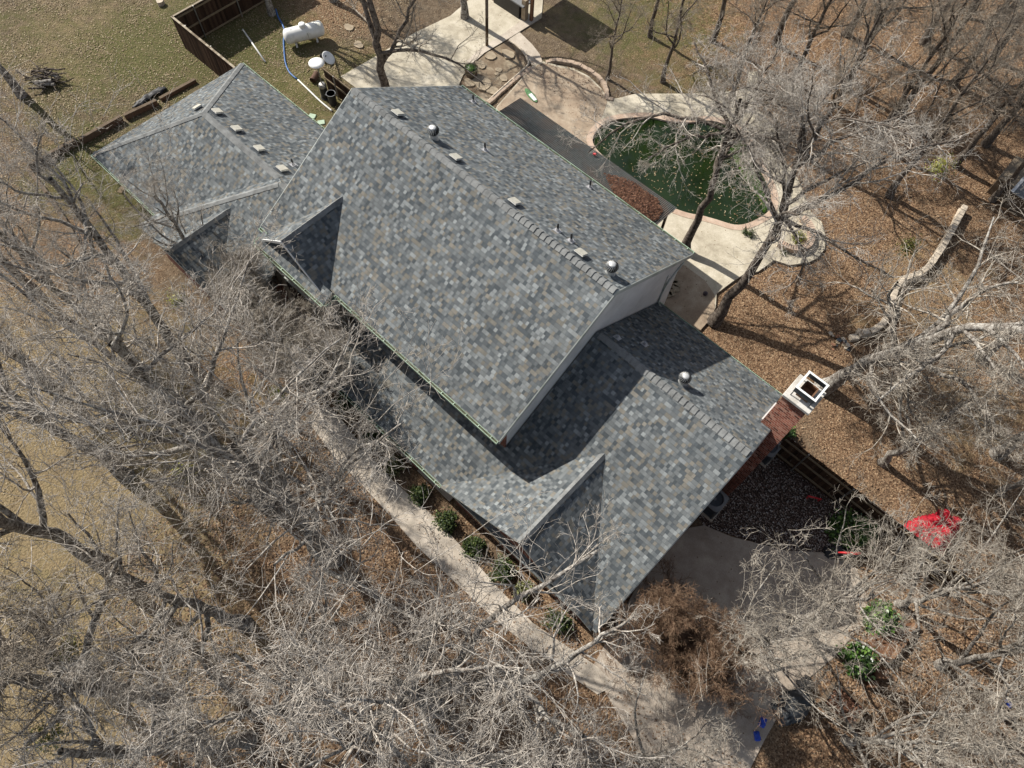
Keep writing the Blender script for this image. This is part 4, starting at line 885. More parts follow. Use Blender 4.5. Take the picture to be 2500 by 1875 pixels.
for i, (x, y, z, r_, lab) in enumerate([(393, 1022, 6, .32, 'bright yellow green mistletoe clump low in the tall left tree'), (100, 1590, 6.5, .45, 'wide mistletoe clump at the lower left corner'), (145, 1398, 7, .3, 'mistletoe clump on the fork of the stout grey tree'), (385, 650, 4, .3, 'mistletoe clump near the left wing roof'), (1965, 530, 6, .35, 'mistletoe clump in the leaning tree by the stone wall'), (2035, 360, 6, .4, 'pale mistletoe clump in twigs above the leaf litter'), (600, 850, 6, .22, 'small mistletoe tuft in twigs left of the porch roof')]):
    p = g(x, y, z); rng = np.random.default_rng(90 + i); P = rng.normal(size=(420, 3)) * r_ * .55
    o = leaf_mesh('mistletoe', p + P, .085, M['mistle'], None, .2, 90 + i, loc=tuple(p)); tag(o, lab, 'mistletoe', MG)
def in_poly(P, poly):
    x, y = P[:, 0], P[:, 1]; r = np.zeros(len(P), bool); n = len(poly)
    for i in range(n):
        (x1, y1), (x2, y2) = poly[i], poly[i - 1]
        r ^= ((y1 > y) != (y2 > y)) & (x < (x2 - x1) * (y - y1) / (y2 - y1 + 1e-12) + x1)
    return r
def litter(name, poly, n, size, mat, z0, z1, seed, clump=0.0):
    rng = np.random.default_rng(seed); q = np.array(poly); lo, hi = q.min(0), q.max(0); out = []
    while sum(map(len, out)) < n:
        P = lo + (hi - lo) * rng.random((n, 2)); P = P[in_poly(P, poly)]
        if clump:
            w = .5 + .25 * np.sin(P[:, 0] * 1.3 + 2 * np.sin(P[:, 1] * .8)) + .25 * np.sin(P[:, 1] * 1.7 + np.sin(P[:, 0] * .9)); P = P[rng.random(len(P)) < (1 - clump) + clump * w ** 2]
        out.append(P)
    P = np.concatenate(out)[:n]; P = np.c_[P, rng.uniform(z0, z1, n)]
    o = leaf_mesh(name, P, size, M[mat], None, 1.2, seed, .7, loc=tuple(P.mean(0))); tag(o, kind='stuff'); return o
rt_poly = [(7, 9), (14, 3.5), (30, 2), (45, 30), (30, 55), (-4, 55), (-8, 22), (2, 18)]
litter('leaf_litter', rt_poly, 42000, .095, 'litter', .005, .05, 201, .75)
litter('leaf_litter', gx([(640, 900), (1350, 1500), (1700, 1700), (300, 1750), (200, 1300), (420, 1000)]), 26000, .085, 'litter', .005, .05, 202, .7)
litter('leaf_litter', gx([(0, 0), (900, -20), (760, 260), (560, 200), (100, 420), (0, 1500)]), 24000, .07, 'litterp', .005, .04, 203, .8)
litter('leaf_litter', gx([(590, 600), (690, 690), (740, 740), (700, 800), (560, 820), (540, 700)]), 5000, .09, 'litterr', .01, .07, 204)
litter('leaf_litter', gx([(1860, 1250), (2212, 1100), (2250, 1700), (1650, 1700), (1800, 1450)]), 9000, .10, 'litter', .01, .06, 205, .6)
litter('leaf_litter', W(r2([(1180, 330), (1500, 440), (1700, 600), (1650, 800), (1500, 760), (1240, 440), (1000, 700)])), 450, .07, 'litter', .117, .125, 206, .5)
litter('floating_leaves', [p for p in offset_poly(pool, -.25)], 420, .085, 'litterp', .032, .04, 207, .6)
def cover_z(v): return 3.32 - (v - 5.12) * .1012 + .03
lp = [tuple(G(1150 + x / 2.538, 180 + y / 2.538, 3.15)[:2]) for x, y in [(820, 610), (960, 640), (1060, 690), (1160, 770), (1190, 840), (1160, 900), (1110, 925), (1000, 850), (880, 740)]]
rng = np.random.default_rng(208); q = np.array(lp); P = q.min(0) + (q.max(0) - q.min(0)) * rng.random((16000, 2)); P = P[in_poly(P, lp)]
cen = np.array([2.9, 6.6]); P = P[rng.random(len(P)) < np.clip(1.35 - np.hypot(*((P - q.mean(0)) / np.array([2.0, 1.2])).T), .12, 1)]; P = P[(P[:, 1] > 5.3) & (P[:, 1] < 8.2)][:3000]
P = np.c_[P, cover_z(P[:, 1]) + rng.uniform(0, .06, len(P))]
o = leaf_mesh('leaf_heap', P, .085, M['litterr'], None, .9, 208, .7, loc=tuple(P.mean(0))); tag(o, kind='stuff')

# ------------------------------------------------------------------ yard things
def c2(x, y): return (640 + x / 4.23, 20 + y / 4.23)
def c3(x, y): return (380 + x * .2364, y * .2364)
def r1(x, y): return (x / 2.6333, y / 2.6333)
# propane tank
a = G(*c2(262, 292), .62); b_ = G(*c2(598, 208), .62); c = (a + b_) / 2; ax_ = (b_ - a) / np.linalg.norm(b_ - a); L = np.linalg.norm(b_ - a)
tk = empty('propane_tank', (c[0], c[1], 0), 'white horizontal gas tank on short legs in the upper yard', 'gas tank')
r_ = .40; prof = [(r_ * math.sin(t), -L / 2 - r_ * .55 * math.cos(t)) for t in np.linspace(0.001, math.pi / 2, 8)] + [(r_, L / 2 - 0)] + [(r_ * math.cos(t), L / 2 + r_ * .55 * math.sin(t)) for t in np.linspace(.2, math.pi / 2 - .001, 8)]
b = MB(); b.lathe(prof, c, 32, ax_); b.build('tank_shell', M['white_enamel'], tk, smooth=True)
b = MB(); b.lathe([(.19, -.05), (.19, .12), (.18, .17), (.12, .2), (0, .21)], (c[0], c[1], .98), 24); b.build('dome_lid', M['white_enamel'], tk, smooth=True)
pr = np.array([-ax_[1], ax_[0], 0])
for s_ in (-.32, .32):
    for w in (-.2, .2): b = MB(); b.box(c + ax_ * L * s_ + pr * w - [0, 0, .49], (.1, .1, .26), ax=(ax_, pr, _Z)); b.build('leg', M['white_metal'], tk)
b = MB(); b.tube([c + ax_ * .1 + [0, 0, .5], c + ax_ * .14 - pr * .42 + [0, 0, .1], c + ax_ * .15 - pr * .40 - [0, 0, .3], c + ax_ * .15 - pr * .4 - [0, 0, .6]], .012, 6); b.build('regulator_hose', M['blackpl'], tk)
for s_ in (-.38, .38):
    b = MB(); q = c + ax_ * L * s_ + [0, 0, .4]; b.tube([q - ax_ * .05, q - ax_ * .05 + [0, 0, .06], q + ax_ * .05 + [0, 0, .06], q + ax_ * .05], .012, 6); b.build('lifting_lug', M['white_metal'], tk)
# patio heater
hp = np.array([-14.97, 3.62, 0])
ht = empty('patio_heater', tuple(hp), 'tall patio heater with a round white dish on a thin pole', 'patio heater')
b = MB(); b.lathe([(.24, 0), (.24, .03), (.2, .06), (.2, .78), (.16, .86), (.03, .88)], hp, 20); b.build('base', M['blackpl'], ht)
b = MB(); b.lathe([(.205, .70), (.205, .82), (.15, .9), (.03, .92)], hp, 20); b.build('tank_cover', M['steel'], ht)
b = MB(); b.tube([hp + [0, 0, .85], hp + [0, 0, 1.9]], .03, 10); b.build('pole', M['steel'], ht)
b = MB(); b.lathe([(.08, 1.85), (.11, 1.92), (.11, 2.1), (.05, 2.15)], hp, 16); b.build('burner', M['steel'], ht)
b = MB(); b.lathe([(.40, 2.17), (.405, 2.18), (.22, 2.225), (.05, 2.25), (.0, 2.255)], hp, 32); b.lathe([(.0, 2.235), (.22, 2.205), (.40, 2.165)], hp, 32); b.build('dish', M['white_metal'], ht, smooth=True)
q = G(*c2(655, 520), .2)
fh = empty('fallen_heater_head', (q[0], q[1], 0), 'fallen heater head with a white dish and black burner on the grass', 'heater head')
b = MB(); b.lathe([(.0, -.02), (.2, .01), (.38, .06), (.385, .05), (.2, -.01), (0, -.04)], (q[0] + .1, q[1] + .1, .22), 26, (.55, .35, .75)); b.build('dish', M['white_metal'], fh, smooth=True)
b = MB(); b.lathe([(.11, 0), (.11, .32), (.06, .34)], (q[0], q[1] + .05, .24), 16, (-.75, -.45, .2)); b.build('burner', M['blackpl'], fh)
q0 = G(*c2(520, 748), .18); q1 = G(*c2(575, 660), .2)
d = q1 - q0; d /= np.linalg.norm(d)
b = MB(); b.lathe([(.17, 0), (.155, 0), (.15, .55), (.17, .56), (.17, 0)], q0, 22, d); b.lathe([(.15, .5), (0, .5)], q0, 22, d); o = b.build('metal_drum', M['rust'], loc=tuple(q0)); tag(o, 'open rusty metal tube lying beside the patio heater', 'drum')
q = G(*c2(708, 880), .7); q[2] = 0
bn = empty('rubbish_bin', tuple(q), 'open black round bin beside the short dark fence', 'bin')
b = MB(); b.lathe([(.19, 0), (.235, .7), (.222, .7), (.18, .03), (0, .03)], q, 26); b.build('barrel', M['blackpl'], bn)
b = MB(); b.lathe([(.235, .68), (.25, .69), (.25, .715), (.225, .715), (.222, .68)], q, 26); b.build('rim', M['acgrey'], bn)
for s_ in (1, -1): b = MB(); b.tube([q + [.24 * s_ * .76, .24 * s_ * .65 - .06, .6], q + [.3 * s_ * .76, .3 * s_ * .65 - .03, .6], q + [.3 * s_ * .76, .3 * s_ * .65 + .03, .6], q + [.24 * s_ * .76, .24 * s_ * .65 + .06, .6]], .012, 6); b.build('handle', M['acgrey'], bn)
def fence(p0, p1, h, label, side, nposts, cap=True, rails=(.3, .95, 1.6), mat='fence', group=None):
    p0 = np.array([p0[0], p0[1], 0.]); p1 = np.array([p1[0], p1[1], 0.]); L = np.linalg.norm(p1 - p0); d = (p1 - p0) / L; nrm = np.array([-d[1], d[0], 0]) * side; mid = (p0 + p1) / 2
    e = empty('wood_fence', tuple(p0), label, 'fence', group); ax = (d, np.cross(_Z, d), _Z); rng = random.Random(int(L * 100))
    b = MB(); k = int(L / .145)
    for i in range(k):
        hh = h + rng.uniform(-.035, .02); b.box(p0 + d * (i + .5) * L / k + _Z * hh / 2 + nrm * rng.uniform(-.004, .004), (L / k - .006, .018, hh), ax=ax)
    o = b.build('boards', M[mat], e)
    for z in rails:
        if z < h: b = MB(); b.box(mid + nrm * .04 + _Z * z, (L, .045, .09), ax=ax); b.build('rail', M['rail'], e)
    if cap: b = MB(); b.box(mid + nrm * .02 + _Z * (h + .03), (L + .04, .11, .035), ax=ax); b.build('top_cap', M['greywood'] if cap == 1 else M['rail'], e)
    for i in range(nposts):
        b = MB(); b.tube([p0 + d * (i + .5) * L / nposts + nrm * .1, p0 + d * (i + .5) * L / nposts + nrm * .1 + _Z * (h + .05)], .035, 8); b.build('post', M['steel'], e)
    return e
cn = G(417.8, 40.2, 1.93); l1 = G(563, 171, 1.93); bk = (cn[0] + .02, cn[1] + .02)
fence((l1[0] + 1.2, cn[1]), (cn[0], cn[1]), 1.9, 'dark plank fence running along the lawn to the left roof corner', -1, 3)
fence((cn[0] + .02, cn[1] + .05), (cn[0] + .02, cn[1] + 7.5), 1.9, 'dark plank fence with light rails behind the shaded grass', -1, 3, True, (.12, .95, 1.75))
s0 = G(*c2(622, 600), 1.45); s1 = G(*c2(918, 828), 1.45)
fence((s0[0], s0[1]), (s1[0] + 1.6, s0[1]), 1.42, 'short dark fence with two pale rails between bin and cream patio', -1, 2, False, (.75, 1.36))
f0 = G(1948, 1084, 1.85); f1 = G(2172, 1262, 1.85)
fence((13.75, f0[1]), (f1[0] + 3.5, f0[1]), 1.85, 'dark shaded plank fence right of the brick chimney', -1, 4, False, (.3, 1.0, 1.6))
def tubething(name, pts, r, mat, label, cat, n=8):
    b = MB(); b.tube(pts, r, n); o = b.build(name, M[mat], smooth=True, loc=tuple(pts[0])); tag(o, label, cat); return o
def curve_pts(px, z): return [tuple(p) for p in poly_resample([G(x, y, z) for x, y in px], 30)]
tubething('garden_hose', curve_pts([c2(*q) for q in ((140, 10), (165, 90), (205, 160), (232, 235), (222, 330), (228, 450), (240, 560), (275, 650), (320, 700), (365, 735))], .04), .045, 'blue', 'blue drain hose lying on the grass left of the white tank', 'hose')
tubething('drain_pipe', curve_pts([c2(*q) for q in ((370, 740), (480, 845), (600, 960), (720, 1060))], .05), .045, 'pipe', 'white pipe joining the blue hose and running under the roof edge', 'pipe')
tubething('drain_pipe', [G(*c3(900, 305), .05), G(*c3(1132, 640), .05)], .045, 'pipe', 'straight white pipe lying on grass between the fence and the hose', 'pipe')
# landscape timbers
def timber(a, b_, h, label, w=.2, jag=0.0):
    p, q = G(*r1(*a), h), G(*r1(*b_), h); L = np.linalg.norm((q - p)[:2]); d = (q - p) / np.linalg.norm(q - p); nr = np.cross(_Z, d); mid = (p + q) / 2; b = MB(); rng = random.Random(int(a[0]))
    k = max(1, int(h / .17))
    for i in range(k): b.box(np.array([mid[0], mid[1], h * (i + .5) / k]) + nr * rng.uniform(-.03, .03) * (i > 0), (L - rng.uniform(0, .15), w, h / k - .006), ax=(d, nr, _Z), bev=.014)
    o = b.build('landscape_timber', M['timber'], loc=(mid[0], mid[1], 0)); tag(o, label, 'timber', 'timber edging of the left yard'); return o
timber((172, 1058), (492, 888), .36, 'weathered timber nearest the left corner of the timber edging')
timber((498, 893), (778, 738), .36, 'second timber from the corner, parallel to the left roof edge')
timber((784, 742), (1010, 636), .30, 'low timber beside the crumpled black sheet')
timber((1018, 632), (1258, 502), .2, 'thin single timber at the fence end of the edging')
timber((166, 1066), (300, 1240), .22, 'timber running downward from the corner of the edging')
timber((304, 1246), (424, 1432), .22, 'timber half covered by twigs below the left wing')
timber((428, 1438), (530, 1625), .22, 'lowest timber of the left edging under bare branches')
def tarp(poly, h, mat, label, name='tarp', cat='tarp', n=26, seed=1, hump=1.0):
    """crumpled sheet with folds lying over something"""
    rng = np.random.default_rng(seed); q = np.array(poly); lo, hi = q.min(0), q.max(0); xs = np.linspace(lo[0], hi[0], n); ys = np.linspace(lo[1], hi[1], n); X, Y = np.meshgrid(xs, ys); P = np.stack([X.ravel(), Y.ravel()], 1)
    cen = q.mean(0); dd = np.hypot(*((P - cen) / ((hi - lo) / 2)).T); Z = h * np.clip(1 - dd ** 2 * .9, .06, 1) * hump + h * .22 * np.sin(P[:, 0] * 7 + rng.uniform(0, 6) + 2 * np.sin(P[:, 1] * 4)) * np.cos(P[:, 1] * 6) + rng.normal(0, h * .07, len(P)); Z = np.maximum(Z, .03)
    ins = in_poly(P, poly); idx = np.arange(n * n).reshape(n, n); Fq = np.stack([idx[:-1, :-1].ravel(), idx[:-1, 1:].ravel(), idx[1:, 1:].ravel(), idx[1:, :-1].ravel()], 1); Fq = Fq[ins[Fq].all(1)]
    use = np.unique(Fq); mp = np.zeros(n * n, int); mp[use] = np.arange(len(use))
    V = np.c_[P, Z][use] - np.array([*cen, 0]); o = mesh_np(name, V, mp[Fq], M[mat], None, (*cen, 0), True)
    so = o.modifiers.new('thickness', 'SOLIDIFY'); so.thickness = .015
    tag(o, label, cat); return o
tarp(W([r1(*q) for q in ((830, 690), (920, 610), (1030, 540), (1085, 560), (1050, 600), (1000, 620), (900, 680))], .1), .22, 'blackfab', 'crumpled black sheet beside the weathered timbers', seed=3, n=20)
tarp(gx([(1940, 1140), (1985, 1110), (2050, 1095), (2092, 1112), (2080, 1150), (2050, 1195), (2010, 1215), (1985, 1180)], .5), .75, 'red', 'bright red cloth spread under bare twigs at the right', seed=4)
tarp(gx([(1668, 1520), (1700, 1490), (1745, 1480), (1772, 1515), (1740, 1560), (1690, 1575)], .4), .6, 'greyfab', 'dark grey tarp over a heap at the driveway edge', seed=5)
tarp(gx([(1722, 1470), (1745, 1452), (1765, 1470), (1752, 1492), (1730, 1496)], .3), .5, 'blackfab', 'small black sheet above the grey tarp', seed=6, n=16)
for (x, y, s_, lab) in ((1648, 1560, .22, 'blue plastic pad beside the grey tarp, the upper one'), (1636, 1590, .2, 'blue plastic pad at the driveway edge, the lower one'), (2180, 1520, .16, 'small blue object in the twigs near the right edge')):
    p = g(x, y, .1); b = MB(); b.box((p[0], p[1], .06), (s_ * 1.6, s_, .12), rz=x, bev=.03); b.box((p[0], p[1], .15), (s_ * 1.1, s_ * .7, .06), rz=x + .4, bev=.02); o = b.build('plastic_pad', M['bluefab'], loc=(p[0], p[1], 0)); tag(o, lab, 'pad')
p = g(1835, 1195, .9); b = MB(); b.tube([p + .42 * np.array([math.cos(t) * .76, -math.sin(t) * .2 + math.cos(t) * .65, math.sin(t) * .8]) for t in np.linspace(0, 2 * math.pi, 28)], .03, 8, caps=False); o = b.build('red_hoop', M['redpl'], smooth=True, loc=tuple(p)); tag(o, 'red plastic hoop standing in front of black bags', 'hoop')
tarp(gx([(1775, 1180), (1830, 1170), (1872, 1190), (1880, 1208), (1820, 1212), (1785, 1205)], .2), .4, 'blackfab', 'black bags heaped behind the red hoop', 'bag_heap', 'bags', seed=8, n=18)
p = g(1760, 1075, .3); b = MB(); b.box((p[0], p[1], .3), (.55, .06, .05), rz=.5, bev=.01); b.box((p[0] - .2, p[1] - .1, .16), (.05, .05, .32)); b.box((p[0] + .2, p[1] + .12, .16), (.05, .05, .32)); o = b.build('saw_horse', M['redpl'], loc=(p[0], p[1], 0)); tag(o, 'small red stand in the shadow by the dark side fence', 'stand')
# brown plank deck and planters at the lower right
dk = gx([(1873, 1385), (1890, 1352), (1938, 1345), (1985, 1345), (1958, 1392), (1925, 1432), (1905, 1425)], .35); b = MB(); b.prism(dk, .25, .36); cd = np.mean(dk, 0)
de = empty('plank_deck', (cd[0], cd[1], 0), 'small brown plank deck between green shrubs at the lower right', 'deck'); b.build('planks', M['deckwood'], de)
b = MB(); b.prism(offset_poly(dk, -.1), 0, .249); b.build('skirt', M['timber'], de)
for (x, y, w, lab) in ((1905, 1455, .5, 'short brown plank box below the plank deck, the larger'), (1888, 1478, .35, 'small brown plank box at the foot of the green shrub')):
    p = g(x, y, .3); b = MB(); b.box((p[0], p[1], .16), (w, w * .7, .32), rz=.7, bev=.02); o = b.build('plank_box', M['deckwood'], loc=(p[0], p[1], 0)); tag(o, lab, 'box')
p = g(1822, 1525, .3); px_ = empty('planter_box', (p[0], p[1], 0), 'open timber planter filled with russet leaves right of the grey tarp', 'planter')
for k, (dx, dy, sx, sy) in enumerate(((0, .45, 1.3, .08), (0, -.45, 1.3, .08), (.61, 0, .08, .82), (-.61, 0, .08, .82))): b = MB(); b.box((p[0] + dx, p[1] + dy, .2), (sx, sy, .4)); b.build('side_board', M['timber'], px_)
rng = np.random.default_rng(77); leaf_mesh('leaf_fill', np.c_[p[0] + rng.uniform(-.55, .55, 900), p[1] + rng.uniform(-.4, .4, 900), rng.uniform(.28, .4, 900)], .08, M['litterr'], px_, 1, 77)
# brush pile on the lawn
p = np.array([*G(*r1(275, 490), .3)[:2], 0]); bp = empty('brush_pile', tuple(p), 'heap of cut branches and logs on the left lawn', 'brush pile'); rng = np.random.default_rng(78)
b = MB()
for i in range(46):
    q = p + rng.normal(size=3) * [.42, .32, 0] + [0, 0, rng.uniform(.05, .5)]; an = rng.normal(.55, .45); l_ = rng.uniform(.5, 1.3); dd = np.array([math.cos(an), math.sin(an), rng.normal(0, .22)]) * l_ / 2; q[2] = max(q[2], abs(dd[2]) + .03); b.tube([q - dd, q + rng.normal(size=3) * .04, q + dd], rng.uniform(.015, .05) * np.array([1, .9, .6]), 6)
b.build('branches', M['barkd'], bp)
for i in range(5):
    b = MB(); q = p + np.array([.25 + rng.normal() * .2, rng.normal() * .25, .12 + .06 * i]); an = rng.normal(.5, .3); dd = np.array([math.cos(an), math.sin(an), 0]) * .45; b.tube([q - dd, q + dd], .09, 9); b.build('log', M['bark'], bp)
def rock(c, s, mat, name, label, cat, group=None, seed=0, flat=.55):
    rng = np.random.default_rng(seed); b = MB(); n = 10; prof = []; P = []; rr = rng.uniform(.75, 1.15, n)
    poly = [(c[0] + s * rr[i] * math.cos(2 * math.pi * i / n) * .5, c[1] + s * rr[i] * math.sin(2 * math.pi * i / n) * .42) for i in range(n)]; b.prism(poly, c[2], c[2] + flat * s * .22)
    o = b.build(name, M[mat], loc=tuple(c)); tag(o, label, cat, group); return o
p = G(390, 3, .2); rock((p[0], p[1], 0), .5, 'limestone', 'boulder', 'grey boulder at the top edge of the lawn', 'boulder', seed=3, flat=2.2)
for i, ((x, y), lab) in enumerate((((2008, 750), 'mint green paver near the left wing eave, the upper one'), ((2066, 790), 'mint green paver beside the main roof rake, the lower one'))):
    p = G(*r1(x, y)); b = MB(); b.box((p[0], p[1], .03), (.36, .3, .06), rz=.5 + i * .5, bev=.012); o = b.build('paver', M['mintstone'], loc=(p[0], p[1], 0)); tag(o, lab, 'paver')
for i, (x, y, s_) in enumerate([(970, 365, .75), (1080, 355, .8), (905, 425, .7), (832, 538, .7), (915, 545, 1.15), (985, 590, .8), (1052, 510, .55), (925, 632, .6), (1020, 452, .4), (1010, 480, .35)]):
    p = G(830 + x / 2.6333, y / 2.6333); rock((p[0], p[1], .028), s_, 'flag', 'flagstone', 'tan flagstone in the bare bed behind the main roof', 'flagstone', 'flagstones in the planting bed', 20 + i, .45)
for i, (x, y, lab) in enumerate(((1895, 205, 'square stone slab on the leaves near the dark trunked tree'), (1995, 385, 'square stone slab nearer the patio corner'))):
    p = G(*c2(x - 1000, y)); rock((p[0], p[1], 0), .6, 'flag', 'stone_slab', lab, 'stone slab', seed=40 + i)
p = np.array([*G(830 + 845 / 2.6333, 485 / 2.6333)[:2], .03]); bt = empty('plant_tub', tuple(p), 'round tub of bright green plants at the bed corner', 'planter')
b = MB(); b.lathe([(.3, 0), (.38, .48), (.34, .48), (.32, .4), (0, .4)], p, 22); b.build('tub', M['timber'], bt)
rng = np.random.default_rng(79); P = rng.normal(size=(700, 3)) * [.16, .16, .05] + p + [0, 0, .48]; leaf_mesh('plants', P, .07, M['magno'], bt, .4, 79)
# stone edgings, every block its own
def blocks_along(px, z, n, size, mat, name, label, cat, group, jit=.02, base=.0):
    P = poly_resample([G(x, y, z) for x, y in px], n * 4); b = MB(); b.box((0, 0, size[2] / 2), size, bev=.02); src = None
    for i in range(n):
        q = P[i * 4 + 2 if i * 4 + 2 < len(P) else -1]; t = P[min(i * 4 + 3, len(P) - 1)] - P[max(i * 4, 0)]; an = math.atan2(t[1], t[0])
        if src is None: src = b.build(name, M[mat], loc=(0, 0, 0)); o = src
        else: o = src.copy(); COL.objects.link(o)
        o.location = (q[0] + random.uniform(-jit, jit), q[1] + random.uniform(-jit, jit), base); o.rotation_euler = (0, 0, an + random.uniform(-.08, .08)); o.scale = (random.uniform(.85, 1.02), random.uniform(.9, 1.1), random.uniform(.85, 1.1)); tag(o, label, cat, group)
blocks_along(r2([(955, 662), (1060, 562), (1140, 500), (1228, 436)]), .1, 15, (.31, .26, .14), 'block', 'edging_block', 'tan block of the edging between the bare bed and the patio', 'edging block', 'edging blocks along the bed', base=.0)
blocks_along(r2([(1328, 398), (1380, 390), (1445, 394), (1520, 414), (1585, 442), (1645, 482), (1690, 528), (1714, 580), (1716, 632), (1748, 640)]), .1, 24, (.30, .24, .18), 'block', 'edging_block', 'tan block of the curved edging round the upper patio', 'edging block', 'edging blocks round the patio', base=.0)
be = MB(); pts = curve_pts(r2([(1085, 262), (1130, 286), (1180, 336), (1212, 398), (1200, 428), (1130, 490), (1060, 552), (945, 655)]), .1); be.tube(pts, .06, 7); o = be.build('bed_edging', M['limestone'], loc=pts[0]); tag(o, 'pale rope like edging curving round the bare bed', 'edging')
wl = [(1660 + x / 2.6333, y / 2.6333) for x, y in ((1838, 1315), (1795, 1400), (1740, 1500), (1690, 1585), (1645, 1655))] + [(1660 + x / 2.6333, 620 + y / 2.6333) for x, y in ((1600, 80), (1525, 130), (1450, 152), (1402, 200), (1378, 270), (1362, 350), (1322, 430), (1255, 480), (1180, 500))]
P = poly_resample([G(x, y, .42) for x, y in wl], 200); sl = np.r_[0, np.cumsum(np.linalg.norm(np.diff(P, axis=0), axis=1))]; nb = int(sl[-1] / .36); b = MB(); rng = random.Random(9)
rwl = empty('garden_wall', (P[100][0], P[100][1], 0), 'winding low wall of tan stone blocks across the leafy slope', 'wall')
for row in range(3):
    for i in range(nb):
        s_ = (i + .5 + .5 * (row % 2)) / nb * sl[-1]; k = min(np.searchsorted(sl, s_), 198); t = P[min(k + 2, 199)] - P[max(k - 2, 0)]; an = math.atan2(t[1], t[0]); b.box((P[k][0] + rng.uniform(-.015, .015), P[k][1] + rng.uniform(-.015, .015), .07 + row * .141), (.355 - rng.uniform(0, .03), .27, .139), rz=an + rng.uniform(-.05, .05), bev=.014)
b.build('block_courses', M['limestone'], rwl)
rng = random.Random(12); p = G(1660 + 1020 / 2.6333, 620 + 570 / 2.6333)
for i in range(26):
    a_ = rng.uniform(0, 6.28); rr = rng.uniform(.05, .55); rock((p[0] + rr * math.cos(a_), p[1] + rr * math.sin(a_), rng.uniform(0, .08)), rng.uniform(.1, .22), ('limestone', 'flag', 'redbrickpaver', 'darkmetal')[i % 4], 'stone', 'small stone of the round heap near the end of the garden wall', 'stone', 'stones of the round heap', 50 + i, 1.6)
for i, (x, y, lab) in enumerate(((1112, 545, 'pale loose block next to the stone heap'), (1148, 518, 'pale loose block at the end of the garden wall'))):
    p = G(1660 + x / 2.6333, 620 + y / 2.6333); b = MB(); b.box((p[0], p[1], .1), (.42, .3, .2), rz=.9 + i, bev=.02); o = b.build('loose_block', M['limestone'], loc=(p[0], p[1], 0)); tag(o, lab, 'block')
# round planter by the pool: curved bench kerb
P = curve_pts([(1660 + x / 2.6333, y / 2.6333) for x, y in ((640, 1560), (700, 1590), (770, 1600), (830, 1570), (850, 1500), (830, 1440), (790, 1400))], .3)
b = MB()
for i in range(len(P) - 1):
    a, c = np.array(P[i]), np.array(P[i + 1]); d = c - a; l_ = np.linalg.norm(d); b.box((a + c) / 2 * [1, 1, 0] + [0, 0, .2], (l_ + .03, .3, .38), rz=math.atan2(d[1], d[0]))
o = b.build('planter_kerb', M['cope'], loc=P[10]); tag(o, 'curved pale kerb round the yellow green mound by the pool', 'kerb')
b = MB(); p = G(830 + 1228 / 2.6333, 612 / 2.6333, .15); q0 = G(830 + 1208 / 2.6333, 588 / 2.6333, .15); d = p - q0; d /= np.linalg.norm(d); nr = np.cross(_Z, d); L = 1.15
lb = empty('skim_board', (p[0], p[1], .117), 'green and white board lying on the patio beside the corrugated cover', 'board')
b.prism([tuple((p + d * (L / 2) * math.cos(t) + nr * .17 * math.sin(t))[:2]) for t in np.linspace(0, 2 * math.pi, 22)[:-1]], .13, .165); b.build('deck', M['greenpaint'], lb)
b = MB(); b.box((p + d * .18) * [1, 1, 0] + [0, 0, .17], (.55, .2, .012), ax=(d, nr, _Z)); b.build('grip_pad', M['white_metal'], lb)
p = G(1150 + 757 / 2.538, 180 + 497 / 2.538, 3.1); b = MB(); b.lathe([(.0, 0), (.05, 0), (.06, .14), (.0, .14)], (p[0], p[1], p[2]), 14, (.8, .3, .2)); o = b.build('red_cup', M['redpl'], loc=tuple(p)); tag(o, 'small red cup lying on the corrugated cover', 'cup')
tubething('wood_pole', [G(1188.8, 113), G(1188.8, 113) + [0, 0, 1.6], G(1188.8, 113) + [0, 0, 3.4]], .085, 'timber', 'brown wooden pole standing on the cream patio edge', 'pole', 10)
# outdoor kitchen shelter at the top edge
p = G(1297, 52); ks = empty('outdoor_kitchen', (p[0], p[1], 0), 'beige counter under brown posts at the end of the patio strip', 'outdoor kitchen')
b = MB(); b.box((p[0], p[1], 1.5), (.16, .16, 3.0)); b.build('post', M['deckwood'], ks)
b = MB(); b.box((p[0] - .35, p[1] - .2, .65), (.28, .28, 1.3)); b.build('pier', M['flag'], ks)
b = MB(); b.box((p[0] - 1.6, p[1] - .15, .45), (2.0, .55, .9)); b.build('counter_base', M['blackpl'], ks)
b = MB(); b.box((p[0] - 1.45, p[1] - .1, .95), (2.4, .75, .08), bev=.01); b.build('counter_top', M['acgrey'], ks)
b = MB(); b.box((p[0] - 2.7, p[1] - .2, .65), (.28, .28, 1.3)); b.build('pier', M['flag'], ks)
b = MB(); b.box((p[0] - 3.2, p[1], 1.5), (.16, .16, 3.0)); b.build('post', M['deckwood'], ks)
b = MB(); b.box((p[0] - 1.6, p[1] + 1.3, 3.05), (3.8, 2.6, .1)); b.build('shelter_roof', M['acgrey'], ks)
